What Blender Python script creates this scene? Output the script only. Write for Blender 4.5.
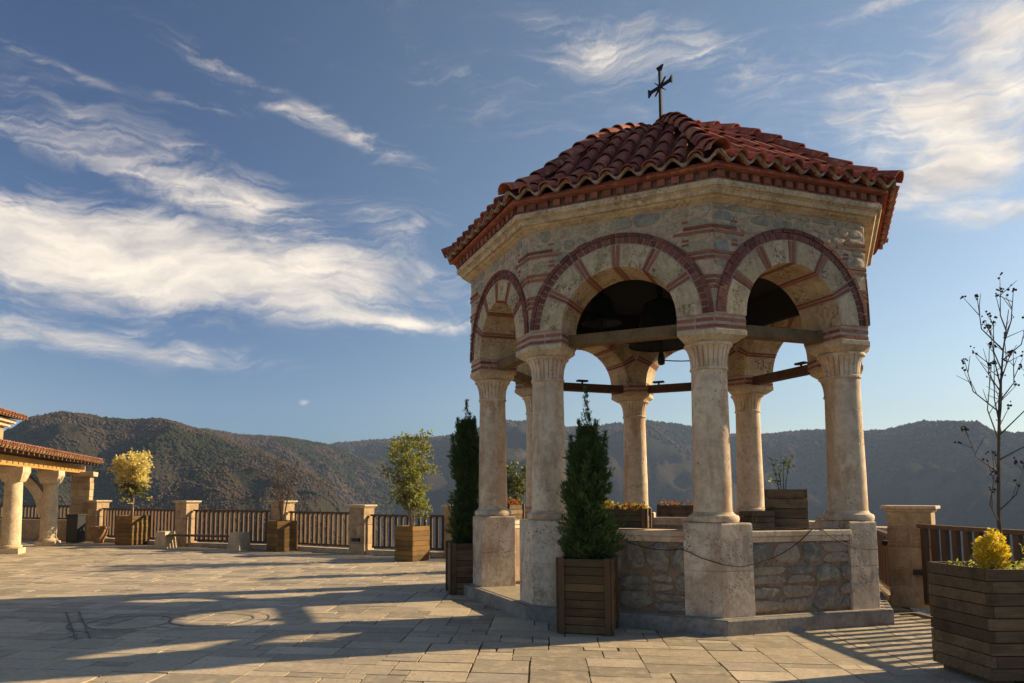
import bpy, bmesh, math, random
import numpy as np
from mathutils import Vector, Matrix
from mathutils import noise as mnoise

for o in list(bpy.data.objects):
    bpy.data.objects.remove(o)
SC = bpy.context.scene
COL = SC.collection
R_ = math.radians
PI = math.pi
random.seed(7)

# ------------------------------------------------------------------ camera
FPX, PITCH, HC = 728.045, 0.0902, 1.6
cam_d = bpy.data.cameras.new('camera')
cam = bpy.data.objects.new('camera', cam_d)
COL.objects.link(cam)
cam.location = (0, 0, HC)
cam.rotation_euler = (PI / 2 + PITCH, 0, 0)
cam_d.sensor_width = 36
cam_d.lens = FPX / 1024 * 36
cam_d.shift_x = 54.49 / 1024
cam_d.shift_y = 88.66 / 1024
cam_d.clip_start = 0.05
cam_d.clip_end = 9000
SC.camera = cam

# ------------------------------------------------------------------ light
SUN_AZ = 17.5      # degrees from +X towards +Y
SUN_EL = 24.0
SKY_STRENGTH = 0.056
SUN_STRENGTH = 5.0
SC.view_settings.view_transform = 'Standard'
SC.view_settings.look = 'None'
SC.view_settings.gamma = 1
SC.view_settings.use_curve_mapping = False
SC.view_settings.exposure = 1.02
sd = bpy.data.lights.new('sun', 'SUN')
sd.energy = SUN_STRENGTH
sd.angle = R_(0.55)
sd.color = (1.0, 0.76, 0.45)
sun = bpy.data.objects.new('sun', sd)
COL.objects.link(sun)
tosun = Vector((math.cos(R_(SUN_EL)) * math.cos(R_(SUN_AZ)), math.cos(R_(SUN_EL)) * math.sin(R_(SUN_AZ)), math.sin(R_(SUN_EL))))
sun.rotation_euler = tosun.to_track_quat('Z', 'Y').to_euler()


def pix_dir(x, v):
    xx = (x - 457.5) / FPX
    t = (430.2 - v) / FPX
    c, s = math.cos(PITCH), math.sin(PITCH)
    return Vector((xx, c - s * t, s + c * t))


def azel(x, v):
    d = pix_dir(x, v).normalized()
    return math.atan2(d.x, d.y), math.asin(d.z)


class NT:
    """tiny node helper"""
    def __init__(self, tree):
        self.t = tree
        tree.nodes.clear()

    def n(self, kind, **kw):
        nd = self.t.nodes.new(kind)
        for k, v in kw.items():
            setattr(nd, k, v)
        return nd

    def l(self, a, b):
        self.t.links.new(a, b)

    def val(self, sock, v):
        if isinstance(v, bpy.types.NodeSocket):
            self.l(v, sock)
        else:
            sock.default_value = v

    def m(self, op, a, b=None, c=None, clamp=False):
        nd = self.n('ShaderNodeMath', operation=op, use_clamp=clamp)
        self.val(nd.inputs[0], a)
        if b is not None:
            self.val(nd.inputs[1], b)
        if c is not None:
            self.val(nd.inputs[2], c)
        return nd.outputs[0]

    def mix(self, f, a, b, mode='MIX'):
        nd = self.n('ShaderNodeMix', data_type='RGBA', blend_type=mode)
        self.val(nd.inputs[0], f)
        for s, v in ((nd.inputs[6], a), (nd.inputs[7], b)):
            if isinstance(v, (tuple, list)):
                s.default_value = (v[0], v[1], v[2], 1)
            else:
                self.l(v, s)
        return nd.outputs[2]

    def rng(self, v, a, b, c=0.0, d=1.0, smooth=False):
        nd = self.n('ShaderNodeMapRange')
        if smooth:
            nd.interpolation_type = 'SMOOTHSTEP'
        self.val(nd.inputs[0], v)
        for i, q in enumerate((a, b, c, d)):
            nd.inputs[i + 1].default_value = q
        return nd.outputs[0]

    def noise(self, vec, scale, detail=4, rough=0.55, dist=0.0):
        nd = self.n('ShaderNodeTexNoise')
        if vec is not None:
            self.l(vec, nd.inputs['Vector'])
        nd.inputs['Scale'].default_value = scale
        nd.inputs['Detail'].default_value = detail
        nd.inputs['Roughness'].default_value = rough
        nd.inputs['Distortion'].default_value = dist
        return nd.outputs[0]

    def mapping(self, vec, loc=(0, 0, 0), rot=(0, 0, 0), scale=(1, 1, 1)):
        nd = self.n('ShaderNodeMapping')
        self.l(vec, nd.inputs[0])
        nd.inputs[1].default_value = loc
        nd.inputs[2].default_value = rot
        nd.inputs[3].default_value = scale
        return nd.outputs[0]


world = bpy.data.worlds.new('World')
SC.world = world
world.use_nodes = True
w = NT(world.node_tree)
sky = w.n('ShaderNodeTexSky', sky_type='NISHITA')
sky.sun_disc = False
sky.sun_elevation = R_(SUN_EL)
sky.sun_rotation = R_(90 - SUN_AZ)
sky.altitude = 600
sky.air_density = 1.0
sky.dust_density = 1.2
sky.ozone_density = 1.2
tc = w.n('ShaderNodeTexCoord')
sep = w.n('ShaderNodeSeparateXYZ')
w.l(tc.outputs['Generated'], sep.inputs[0])
az = w.m('ARCTAN2', sep.outputs[0], sep.outputs[1])
el = w.m('ARCSINE', sep.outputs[2])


def blob(x, v, hx, hv, rot, strength):
    a0, e0 = azel(x, v)
    a1, _ = azel(x + hx, v)
    _, e1 = azel(x, v - hv)
    ra, re = abs(a1 - a0), abs(e1 - e0)
    dx = w.m('SUBTRACT', az, a0)
    dy = w.m('SUBTRACT', el, e0)
    c, s = math.cos(R_(rot)), math.sin(R_(rot))
    u = w.m('ADD', w.m('MULTIPLY', dx, c / ra), w.m('MULTIPLY', dy, s / ra))
    q = w.m('ADD', w.m('MULTIPLY', dx, -s / re), w.m('MULTIPLY', dy, c / re))
    r2 = w.m('ADD', w.m('MULTIPLY', u, u), w.m('MULTIPLY', q, q))
    return w.m('MULTIPLY', w.m('EXPONENT', w.m('MULTIPLY', r2, -1.0)), strength)


def addall(l):
    r = l[0]
    for q in l[1:]:
        r = w.m('ADD', r, q)
    return r


comb = w.n('ShaderNodeCombineXYZ')
w.l(az, comb.inputs[0]); w.l(el, comb.inputs[1])
cv = comb.outputs[0]
# warp
wn = w.n('ShaderNodeTexNoise'); wn.inputs['Scale'].default_value = 3.0; wn.inputs['Detail'].default_value = 7; wn.inputs['Roughness'].default_value = .55
w.l(cv, wn.inputs['Vector'])
vm = w.n('ShaderNodeVectorMath', operation='MULTIPLY_ADD')
w.l(wn.outputs['Color'], vm.inputs[0]); vm.inputs[1].default_value = (0.30, 0.16, 0); w.l(cv, vm.inputs[2])
wv = vm.outputs[0]
flatv = w.mapping(wv, rot=(0, 0, R_(-6)), scale=(3.2, 9.0, 1))
tiltv = w.mapping(wv, rot=(0, 0, R_(20)), scale=(3.4, 9.0, 1))
puffv = w.mapping(wv, scale=(5, 9, 1))
n_flat = w.noise(flatv, 1.7, 10, 0.66, 0.8)
n_tilt = w.noise(tiltv, 1.6, 10, 0.68, 0.8)
n_puff = w.noise(puffv, 1.5, 9, 0.62, 0.5)
f_flat = w.noise(w.mapping(wv, loc=(2, 5, 0), rot=(0, 0, R_(-8)), scale=(5, 42, 1)), 1.5, 8, 0.62, 1.2)
f_tilt = w.noise(w.mapping(wv, loc=(7, 1, 0), rot=(0, 0, R_(24)), scale=(5, 40, 1)), 1.5, 8, 0.62, 1.2)
m_flat = addall([blob(140, 258, 270, 44, -3, 1.15), blob(250, 262, 150, 30, -4, .45), blob(30, 262, 170, 40, 0, .5), blob(70, 340, 200, 16, -3, .75), blob(405, 324, 75, 8, -4, .80),
                 blob(400, 222, 70, 22, -8, .40), blob(303, 402, 8, 4, 0, .5), blob(55, 66, 120, 8, -9, .36), blob(30, 100, 60, 12, 0, .25)])
m_tilt = addall([blob(300, 112, 130, 16, -17, .58), blob(190, 103, 60, 8, -5, .32), blob(725, 62, 130, 38, -22, .34), blob(575, 45, 80, 24, -25, .22), blob(60, 150, 160, 22, -8, .45),
                 blob(210, 190, 160, 36, -18, .60), blob(600, 100, 200, 80, -30, .20), blob(400, 60, 170, 60, -20, .16)])
m_puff = addall([blob(955, 175, 75, 24, 5, .85), blob(1000, 95, 130, 60, 15, .72), blob(860, 105, 130, 70, -15, .42), blob(1015, 15, 90, 26, 0, .65),
                 blob(1010, 208, 70, 16, 0, .70), blob(1200, 120, 160, 110, 0, .8), blob(-200, 240, 160, 80, 0, .5), blob(900, 0, 90, 12, 0, .35)])


def cover(n, mask, fil=None, k=1.9):
    x = w.m('ADD', mask, w.m('MULTIPLY', w.m('SUBTRACT', n, 0.52), k))
    if fil is not None:
        x = w.m('ADD', x, w.m('MULTIPLY', w.m('SUBTRACT', fil, 0.5), 1.15))
    r = w.rng(x, 0.08, 1.15, 0, 1, True)
    return w.m('MULTIPLY', r, w.m('MINIMUM', w.m('MULTIPLY', mask, 2.6), 1.0))


cl = w.m('MAXIMUM', w.m('MAXIMUM', cover(n_flat, m_flat, f_flat), cover(n_tilt, m_tilt, f_tilt)), cover(n_puff, m_puff, f_tilt, 1.8))
cl = w.m('MULTIPLY', cl, 0.95, clamp=True)
shade = w.noise(w.mapping(wv, loc=(3, 1, 0), scale=(4, 12, 1)), 2.0, 5, 0.55)
ccol = w.mix(w.rng(shade, 0.35, 0.65), (6.2, 5.6, 5.2), (12.0, 10.3, 8.2))
skyc = w.n('ShaderNodeHueSaturation')
skyc.inputs['Saturation'].default_value = 0.90
skyc.inputs['Value'].default_value = 1.0
w.l(sky.outputs[0], skyc.inputs['Color'])
gm = w.n('ShaderNodeGamma')
gm.inputs[1].default_value = 1.22
w.l(w.mix(1.0, skyc.outputs[0], (.365, .385, .385), 'MULTIPLY'), gm.inputs[0])
grad = w.mix(1.0, gm.outputs[0], (2.35, 2.35, 2.35), 'MULTIPLY')
# the sky is deepest at a right angle to the sun and pales towards it
dotn = w.n('ShaderNodeVectorMath', operation='DOT_PRODUCT')
w.l(tc.outputs['Generated'], dotn.inputs[0]); dotn.inputs[1].default_value = tuple(tosun)
pol = w.rng(w.m('ABSOLUTE', dotn.outputs['Value']), 0.0, 0.62, 0, 1, True)
grad = w.mix(1.0, grad, w.mix(pol, (.34, .54, .80), (1.0, 1.0, .98)), 'MULTIPLY')
outc = w.mix(cl, grad, ccol)
bg = w.n('ShaderNodeBackground')
bg.inputs[1].default_value = SKY_STRENGTH
w.l(outc, bg.inputs[0])
wo = w.n('ShaderNodeOutputWorld')
w.l(bg.outputs[0], wo.inputs[0])

# ------------------------------------------------------------------ mesh helpers


class MB:
    def __init__(self):
        self.v = []
        self.f = []
        self.c = []     # optional per face value (stored as attribute 'tone')

    def add(self, vs, fs, tone=None):
        b = len(self.v)
        self.v += [tuple(p) for p in vs]
        self.f += [tuple(i + b for i in f) for f in fs]
        t = random.random() if tone is None else tone
        self.c += [t] * len(fs)

    def box(self, c, s, rz=0.0, M=None, tone=None):
        hx, hy, hz = s[0] / 2, s[1] / 2, s[2] / 2
        vs = [Vector((x, y, z)) for x in (-hx, hx) for y in (-hy, hy) for z in (-hz, hz)]
        rot = Matrix.Rotation(rz, 3, 'Z')
        vs = [rot @ p + Vector(c) for p in vs]
        if M is not None:
            vs = [M @ p for p in vs]
        self.add(vs, [(0, 1, 3, 2), (4, 6, 7, 5), (0, 4, 5, 1), (2, 3, 7, 6), (0, 2, 6, 4), (1, 5, 7, 3)], tone)

    def prism(self, poly, z0, z1, poly2=None, tone=None):
        n = len(poly)
        p2 = poly2 or poly
        vs = [(x, y, z0) for x, y in poly] + [(x, y, z1) for x, y in p2]
        fs = [tuple(range(n - 1, -1, -1)), tuple(range(n, 2 * n))]
        fs += [(i, (i + 1) % n, n + (i + 1) % n, n + i) for i in range(n)]
        self.add(vs, fs, tone)

    def lathe(self, prof, seg=32, c=(0, 0, 0), mod=None, tone=None, cap=True):
        vs = []
        for r, z in prof:
            for i in range(seg):
                a = 2 * PI * i / seg
                rr = r * (mod(a, z) if mod else 1)
                vs.append((c[0] + rr * math.cos(a), c[1] + rr * math.sin(a), c[2] + z))
        fs = []
        for k in range(len(prof) - 1):
            for i in range(seg):
                j = (i + 1) % seg
                fs.append((k * seg + i, k * seg + j, (k + 1) * seg + j, (k + 1) * seg + i))
        if cap:
            fs.append(tuple(range(seg - 1, -1, -1)))
            fs.append(tuple((len(prof) - 1) * seg + i for i in range(seg)))
        self.add(vs, fs, tone)

    def tube(self, pts, rad, seg=6, tone=None):
        pts = [Vector(p) for p in pts]
        n = len(pts)
        if not isinstance(rad, (list, tuple)):
            rad = [rad] * n
        vs = []
        for i, p in enumerate(pts):
            d = (pts[min(i + 1, n - 1)] - pts[max(i - 1, 0)])
            if d.length < 1e-9:
                d = Vector((0, 0, 1))
            d.normalize()
            up = Vector((0, 0, 1)) if abs(d.z) < 0.95 else Vector((1, 0, 0))
            a = d.cross(up).normalized()
            b = d.cross(a)
            for k in range(seg):
                t = 2 * PI * k / seg
                vs.append(p + (a * math.cos(t) + b * math.sin(t)) * rad[i])
        fs = []
        for i in range(n - 1):
            for k in range(seg):
                j = (k + 1) % seg
                fs.append((i * seg + k, i * seg + j, (i + 1) * seg + j, (i + 1) * seg + k))
        fs.append(tuple(range(seg)))
        fs.append(tuple((n - 1) * seg + k for k in range(seg - 1, -1, -1)))
        self.add(vs, fs, tone)

    def build(self, name, mat, parent=None, smooth=False, fix=True, bevel=0.0):
        me = bpy.data.meshes.new(name)
        me.from_pydata([tuple(p) for p in self.v], [], self.f)
        at = me.attributes.new('tone', 'FLOAT', 'FACE')
        at.data.foreach_set('value', self.c)
        if fix:
            bm = bmesh.new(); bm.from_mesh(me)
            bmesh.ops.recalc_face_normals(bm, faces=bm.faces)
            bm.to_mesh(me); bm.free()
        if smooth:
            me.shade_smooth()
            if smooth == 'auto':
                try:
                    me.set_sharp_from_angle(angle=R_(35))
                except Exception:
                    pass
        me.materials.append(mat)
        o = bpy.data.objects.new(name, me)
        COL.objects.link(o)
        if parent is not None:
            o.parent = parent
        if bevel:
            b = o.modifiers.new('bevel', 'BEVEL')
            b.width = bevel; b.segments = 2; b.limit_method = 'ANGLE'; b.angle_limit = R_(40)
        return o


def tag(o, label=None, cat=None, group=None, kind=None):
    if label: o['label'] = label
    if cat: o['category'] = cat
    if group: o['group'] = group
    if kind: o['kind'] = kind
    return o


def thing(name, label, cat, loc=(0, 0, 0), rz=0, group=None):
    o = bpy.data.objects.new(name, None)
    COL.objects.link(o)
    o.location = loc
    o.rotation_euler = (0, 0, rz)
    o.empty_display_size = 0.2
    return tag(o, label, cat, group)


def dup(o, parent=None, loc=None, rz=None):
    c = o.copy()
    COL.objects.link(c)
    c.parent = parent
    if loc is not None: c.location = loc
    if rz is not None: c.rotation_euler = (0, 0, rz)
    for ch in [x for x in bpy.data.objects if x.parent == o]:
        dup(ch, c)
    return c


# ------------------------------------------------------------------ materials
def mat_base(name, rough=0.85, spec=0.25):
    m = bpy.data.materials.new(name)
    m.use_nodes = True
    t = NT(m.node_tree)
    b = t.n('ShaderNodeBsdfPrincipled')
    b.inputs['Roughness'].default_value = rough
    b.inputs['Specular IOR Level'].default_value = spec
    o = t.n('ShaderNodeOutputMaterial')
    t.l(b.outputs[0], o.inputs[0])
    return m, t, b


def objvec(t, rnd=True):
    c = t.n('ShaderNodeTexCoord')
    if not rnd:
        return c.outputs['Object']
    i = t.n('ShaderNodeObjectInfo')
    v = t.n('ShaderNodeVectorMath', operation='MULTIPLY_ADD')
    cx = t.n('ShaderNodeCombineXYZ')
    for k in range(3):
        t.l(i.outputs['Random'], cx.inputs[k])
    t.l(cx.outputs[0], v.inputs[0])
    v.inputs[1].default_value = (37.0, 61.0, 23.0)
    t.l(c.outputs['Object'], v.inputs[2])
    return v.outputs[0]


def bump(t, b, h, strength=0.4, dist=0.01):
    n = t.n('ShaderNodeBump')
    n.inputs['Strength'].default_value = strength
    n.inputs['Distance'].default_value = dist
    t.l(h, n.inputs['Height'])
    t.l(n.outputs[0], b.inputs['Normal'])


def tone(t):
    a = t.n('ShaderNodeAttribute'); a.attribute_name = 'tone'
    return a.outputs['Fac']


def stone_mat(name, c1, c2, stain, scale=3.0, pits=0.6, rough=0.85, stain_amt=0.35, tonev=0.0, bstr=0.4, speckle=.7):
    m, t, b = mat_base(name, rough)
    v = objvec(t)
    n1 = t.noise(v, scale, 6, 0.6)
    n2 = t.noise(v, scale * 7, 5, 0.65)
    n3 = t.noise(t.mapping(v, loc=(5, 3, 9), scale=(1, 1, 0.35)), scale * 1.8, 6, 0.7, 0.5)
    col = t.mix(t.rng(n1, 0.42, 0.58), c1, c2)
    col = t.mix(t.m('MULTIPLY', t.rng(n3, 0.50, 0.60), stain_amt), col, stain)
    col = t.mix(t.rng(n2, 0.45, 0.62, 0.0, 0.45), col, (c1[0] * .55, c1[1] * .52, c1[2] * .5))
    vo = t.n('ShaderNodeTexVoronoi'); t.l(t.mapping(v, scale=(1, 1, 1.0)), vo.inputs['Vector']); vo.inputs['Scale'].default_value = scale * 14
    pit = t.m('MULTIPLY', t.rng(vo.outputs['Distance'], 0.16, 0.34, 1, 0), t.rng(t.noise(v, scale * 1.8, 3, 0.6), 0.50, 0.60))
    speck = t.m('MULTIPLY', t.rng(t.noise(v, 26, 6, 0.7, .4), 0.50, 0.55), t.rng(t.noise(t.mapping(v, loc=(9, 2, 4)), 4.0, 3, 0.6), 0.50, 0.60))
    col = t.mix(t.m('MULTIPLY', speck, pits * speckle), col, (c1[0] * .25, c1[1] * .22, c1[2] * .18))
    if pits:
        col = t.mix(t.m('MULTIPLY', pit, pits), col, (c1[0] * .22, c1[1] * .18, c1[2] * .15))
    if tonev:
        col = t.mix(tonev, col, t.mix(tone(t), (c1[0] * .6, c1[1] * .58, c1[2] * .55), (min(1, c2[0] * 1.25), c2[1] * 1.2, c2[2] * 1.1)))
    t.l(col, b.inputs['Base Color'])
    h = t.m('SUBTRACT', t.m('ADD', n1, t.m('MULTIPLY', n2, 0.6)), t.m('MULTIPLY', pit, 1.2))
    bump(t, b, h, bstr, 0.015)
    return m


M = {}
M['travertine'] = stone_mat('travertine', (.64, .50, .36), (.74, .60, .44), (.40, .21, .10), 1.3, 0.5, stain_amt=.6, speckle=.25)
M['pedestal'] = stone_mat('pedestal_stone', (.62, .50, .385), (.72, .60, .47), (.34, .20, .12), 1.8, 0.9, stain_amt=.55, speckle=.45)
M['cornice'] = stone_mat('cornice_stone', (.58, .45, .29), (.70, .56, .37), (.32, .22, .14), 3.4, 0.8, stain_amt=.5)
M['voussoir'] = stone_mat('voussoir_stone', (.50, .39, .25), (.64, .51, .35), (.24, .19, .12), 2.7, 1.0, stain_amt=.5, tonev=.15, speckle=1.0)
M['mortar'] = stone_mat('mortar', (.46, .33, .27), (.55, .41, .33), (.36, .22, .16), 6, 0.1, stain_amt=.3)
M['brick'] = stone_mat('brick', (.27, .095, .062), (.36, .15, .10), (.13, .075, .055), 7, 0.4, stain_amt=.5, tonev=.5)
M['dark_brick'] = stone_mat('dark_brick', (.17, .06, .05), (.25, .10, .075), (.07, .045, .04), 7, 0.3, stain_amt=.6, tonev=.5)
M['plinth'] = stone_mat('plinth_stone', (.24, .22, .20), (.31, .285, .26), (.15, .13, .11), 2.5, 0.2)
M['pillar'] = stone_mat('pillar_stone', (.40, .28, .16), (.54, .40, .25), (.24, .13, .06), 3.2, 0.5, stain_amt=.6, tonev=.3)
M['light_stone'] = stone_mat('light_stone', (.56, .44, .29), (.66, .54, .37), (.38, .26, .14), 3, 0.3)


def masonry(name, scale, cols, mortar, jit=1.0, stretch=(1, 1, 1.45), bstr=0.8, width=0.07):
    m, t, b = mat_base(name, 0.9)
    v0 = objvec(t)
    dn = t.n('ShaderNodeTexNoise'); dn.inputs['Scale'].default_value = 5; dn.inputs['Detail'].default_value = 4
    t.l(v0, dn.inputs['Vector'])
    vm = t.n('ShaderNodeVectorMath', operation='MULTIPLY_ADD')
    t.l(dn.outputs['Color'], vm.inputs[0]); vm.inputs[1].default_value = (0.10, 0.10, 0.08); t.l(v0, vm.inputs[2])
    v = t.mapping(vm.outputs[0], scale=stretch)
    e = t.n('ShaderNodeTexVoronoi', feature='DISTANCE_TO_EDGE'); t.l(v, e.inputs['Vector']); e.inputs['Scale'].default_value = scale; e.inputs['Randomness'].default_value = jit
    f = t.n('ShaderNodeTexVoronoi'); t.l(v, f.inputs['Vector']); f.inputs['Scale'].default_value = scale; f.inputs['Randomness'].default_value = jit
    sp = t.n('ShaderNodeSeparateColor'); t.l(f.outputs['Color'], sp.inputs[0])
    cr = t.n('ShaderNodeValToRGB')
    cr.color_ramp.interpolation = 'CONSTANT'
    while len(cr.color_ramp.elements) < len(cols):
        cr.color_ramp.elements.new(0.5)
    for i, c in enumerate(cols):
        cr.color_ramp.elements[i].position = i / len(cols)
        cr.color_ramp.elements[i].color = (*c, 1)
    t.l(sp.outputs[0], cr.inputs[0])
    n2 = t.noise(v0, 14, 6, 0.7)
    n3 = t.noise(v0, 5, 5, 0.7)
    col = t.mix(t.rng(n2, 0.3, 0.7, 0, 0.75), cr.outputs[0], t.mix(n3, (.06, .055, .05), (.52, .42, .30)), 'MIX')
    col = t.mix(0.25, col, cr.outputs[0])
    edge = t.rng(t.m('ADD', e.outputs['Distance'], t.m('MULTIPLY', t.m('SUBTRACT', n2, 0.5), 0.05)), width * .55, width, 1, 0)
    mc = t.mix(t.rng(n2, 0.3, 0.7), mortar, (mortar[0] * .7, mortar[1] * .68, mortar[2] * .66))
    col = t.mix(edge, col, mc)
    t.l(col, b.inputs['Base Color'])
    h = t.m('ADD', t.m('MULTIPLY', t.m('MINIMUM', e.outputs['Distance'], 0.16), 5.0), t.m('MULTIPLY', n2, 0.55))
    bump(t, b, h, bstr, 0.03)
    return m


M['wall'] = masonry('cloisonne_wall', 5.6, [(.26, .26, .24), (.46, .35, .21), (.34, .30, .20), (.21, .22, .22), (.48, .37, .25), (.36, .26, .17), (.50, .40, .27), (.26, .25, .19)], (.50, .36, .26), width=.075, bstr=.8)
M['wall_mortar'] = stone_mat('wall_mortar', (.54, .385, .27), (.62, .46, .33), (.36, .22, .14), 5, .5, stain_amt=.3)
M['rubble'] = masonry('rubble_wall', 3.6, [(.20, .20, .19), (.14, .15, .16), (.27, .22, .17), (.21, .23, .21), (.30, .28, .26), (.17, .17, .19), (.25, .21, .19)], (.33, .24, .17), stretch=(1, 1, 1.25), bstr=1.0, width=.10)


M['rubble_mortar'] = stone_mat('rubble_mortar', (.26, .18, .12), (.36, .26, .18), (.18, .12, .08), 5, .5, stain_amt=.4)


def field_stone(name, cols):
    m, t, b = mat_base(name, 0.85)
    v = objvec(t)
    cr = t.n('ShaderNodeValToRGB'); t.l(tone(t), cr.inputs[0]); cr.color_ramp.interpolation = 'CONSTANT'
    while len(cr.color_ramp.elements) < len(cols): cr.color_ramp.elements.new(.5)
    for i, c in enumerate(cols):
        cr.color_ramp.elements[i].position = i / len(cols); cr.color_ramp.elements[i].color = (*c, 1)
    n1 = t.noise(v, 9, 6, 0.7, .8); n2 = t.noise(t.mapping(v, loc=(3, 8, 1)), 22, 6, 0.7); n3 = t.noise(t.mapping(v, loc=(1, 3, 7), scale=(1, 1, 2.5)), 6, 5, 0.65, 1.0)
    col = t.mix(t.rng(n1, .46, .6, 0, .6), cr.outputs[0], (.46, .37, .26))
    col = t.mix(t.rng(n3, .5, .6, 0, .4), col, (.17, .16, .14))
    col = t.mix(t.rng(n2, .52, .6, 0, .5), col, (.12, .10, .08))
    t.l(col, b.inputs['Base Color'])
    bump(t, b, t.m('ADD', n1, t.m('MULTIPLY', n2, .6)), 0.7, 0.02)
    return m


M['field_stone'] = field_stone('spandrel_stone', [(.30, .30, .27), (.50, .38, .24), (.40, .33, .22), (.25, .265, .26), (.54, .42, .28), (.36, .29, .20), (.54, .44, .30), (.44, .35, .23), (.32, .31, .23)])
M['rubble_stone'] = field_stone('rubble_stone', [(.24, .225, .195), (.16, .16, .145), (.34, .27, .195), (.24, .245, .20), (.36, .32, .26), (.20, .185, .165), (.36, .28, .22)])


def tile_mat(name, c1, c2, dark):
    m, t, b = mat_base(name, 0.8, 0.18)
    v = objvec(t)
    n1 = t.noise(v, 5, 5, 0.6)
    col = t.mix(tone(t), c1, c2)
    col = t.mix(t.rng(n1, 0.45, 0.75, 0, .7), col, dark)
    n2 = t.noise(v, 40, 4, 0.6)
    col = t.mix(t.rng(n2, 0.5, 0.8, 0, .4), col, (.38, .22, .15))
    n3 = t.noise(t.mapping(v, loc=(4, 4, 4)), 11, 6, 0.7)
    col = t.mix(t.rng(n3, 0.54, 0.62, 0, .55), col, (c2[0] * 1.15, c2[1] * 2.0, c2[2] * 1.9))
    n4 = t.noise(t.mapping(v, loc=(7, 1, 3)), 3.5, 6, 0.75)
    col = t.mix(t.rng(n4, 0.55, 0.68, 0, .6), col, (.16, .12, .09))
    t.l(col, b.inputs['Base Color'])
    t.l(t.rng(n1, 0.3, 0.7, 0.7, 0.9), b.inputs['Roughness'])
    bump(t, b, t.m('ADD', n1, n2), 0.25, 0.01)
    return m


M['tile'] = tile_mat('roof_tile', (.20, .036, .028), (.52, .155, .085), (.12, .03, .026))
M['tile2'] = tile_mat('portico_tile', (.40, .15, .085), (.55, .27, .16), (.18, .07, .05))


def wood_mat(name, c1, c2, dark, axis='X', rough=0.75):
    m, t, b = mat_base(name, rough, 0.25)
    v = objvec(t)
    sc = {'X': (2, 30, 30), 'Z': (30, 30, 2)}[axis]
    n1 = t.noise(t.mapping(v, scale=sc), 1.2, 6, 0.65, 0.5)
    n2 = t.noise(v, 5, 5, 0.6)
    col = t.mix(t.rng(n1, 0.3, 0.7), c1, c2)
    col = t.mix(t.rng(n2, 0.5, 0.75, 0, .75), col, dark)
    col = t.mix(t.m('MULTIPLY', tone(t), 0.7), col, dark)
    t.l(col, b.inputs['Base Color'])
    bump(t, b, n1, 0.35, 0.006)
    return m


M['plank'] = wood_mat('planter_wood', (.13, .08, .03), (.24, .155, .068), (.03, .020, .011))
M['plank_old'] = wood_mat('weathered_planter_wood', (.12, .075, .040), (.27, .18, .10), (.028, .019, .013))
M['plank_yellow'] = wood_mat('honey_planter_wood', (.21, .12, .034), (.31, .18, .055), (.07, .04, .017))
M['post'] = wood_mat('post_wood', (.13, .075, .035), (.19, .11, .055), (.05, .03, .02), 'Z')
M['rail'] = wood_mat('rail_wood', (.10, .058, .032), (.17, .10, .055), (.045, .028, .018), 'Z', 0.6)
M['beam'] = wood_mat('tie_beam_wood', (.14, .088, .042), (.25, .165, .08), (.045, .032, .018))
M['red_beam'] = wood_mat('stained_beam_wood', (.085, .045, .026), (.13, .07, .042), (.04, .025, .018))
M['gold_wood'] = wood_mat('portico_beam_wood', (.40, .22, .06), (.50, .29, .09), (.24, .12, .04))


def flat_mat(name, col, rough=0.6, metal=0.0, var=0.3, scale=12):
    m, t, b = mat_base(name, rough, 0.4)
    v = objvec(t)
    n = t.noise(v, scale, 5, 0.6)
    t.l(t.mix(t.rng(n, 0.3, 0.7), tuple(c * (1 - var) for c in col), tuple(min(1, c * (1 + var)) for c in col)), b.inputs['Base Color'])
    b.inputs['Metallic'].default_value = metal
    bump(t, b, n, 0.15, 0.004)
    return m


M['iron'] = flat_mat('wrought_iron', (.018, .019, .022), 0.55, 0.6)
M['bronze'] = flat_mat('bell_bronze', (.022, .026, .021), 0.6, 0.5, 0.4, 6)
M['black_plastic'] = flat_mat('black_plastic', (.014, .015, .017), 0.5)
M['soil'] = flat_mat('soil', (.05, .035, .022), 0.95, 0, 0.5, 25)
M['joint'] = flat_mat('paving_joint', (.11, .088, .062), 0.95, 0, 0.3, 8)
M['inlay'] = flat_mat('dark_paving_inlay', (.18, .15, .12), 0.8, 0, 0.3, 8)
M['terracotta'] = flat_mat('terracotta', (.30, .17, .08), 0.8, 0, .2, 6)
M['eave_mortar'] = stone_mat('eave_mortar', (.34, .25, .16), (.50, .39, .27), (.20, .10, .06), 7, 0.5, stain_amt=.7)
M['ceiling'] = flat_mat('interior_shade_black', (.008, .007, .006), 1.0)  # almost black, so the shade under the roof is painted into the colour
M['bark'] = flat_mat('bark', (.20, .16, .12), 0.9, 0, .35, 20)
M['pale_bark'] = flat_mat('pale_bark', (.27, .22, .18), 0.85, 0, .3, 20)
M['dark_twig'] = flat_mat('dark_twig', (.10, .07, .055), 0.9, 0, .3, 20)
M['pod'] = flat_mat('dry_seed_pod', (.035, .022, .016), 0.9, 0, .4, 20)
M['cable'] = flat_mat('cable', (.025, .018, .015), 0.8)


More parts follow.
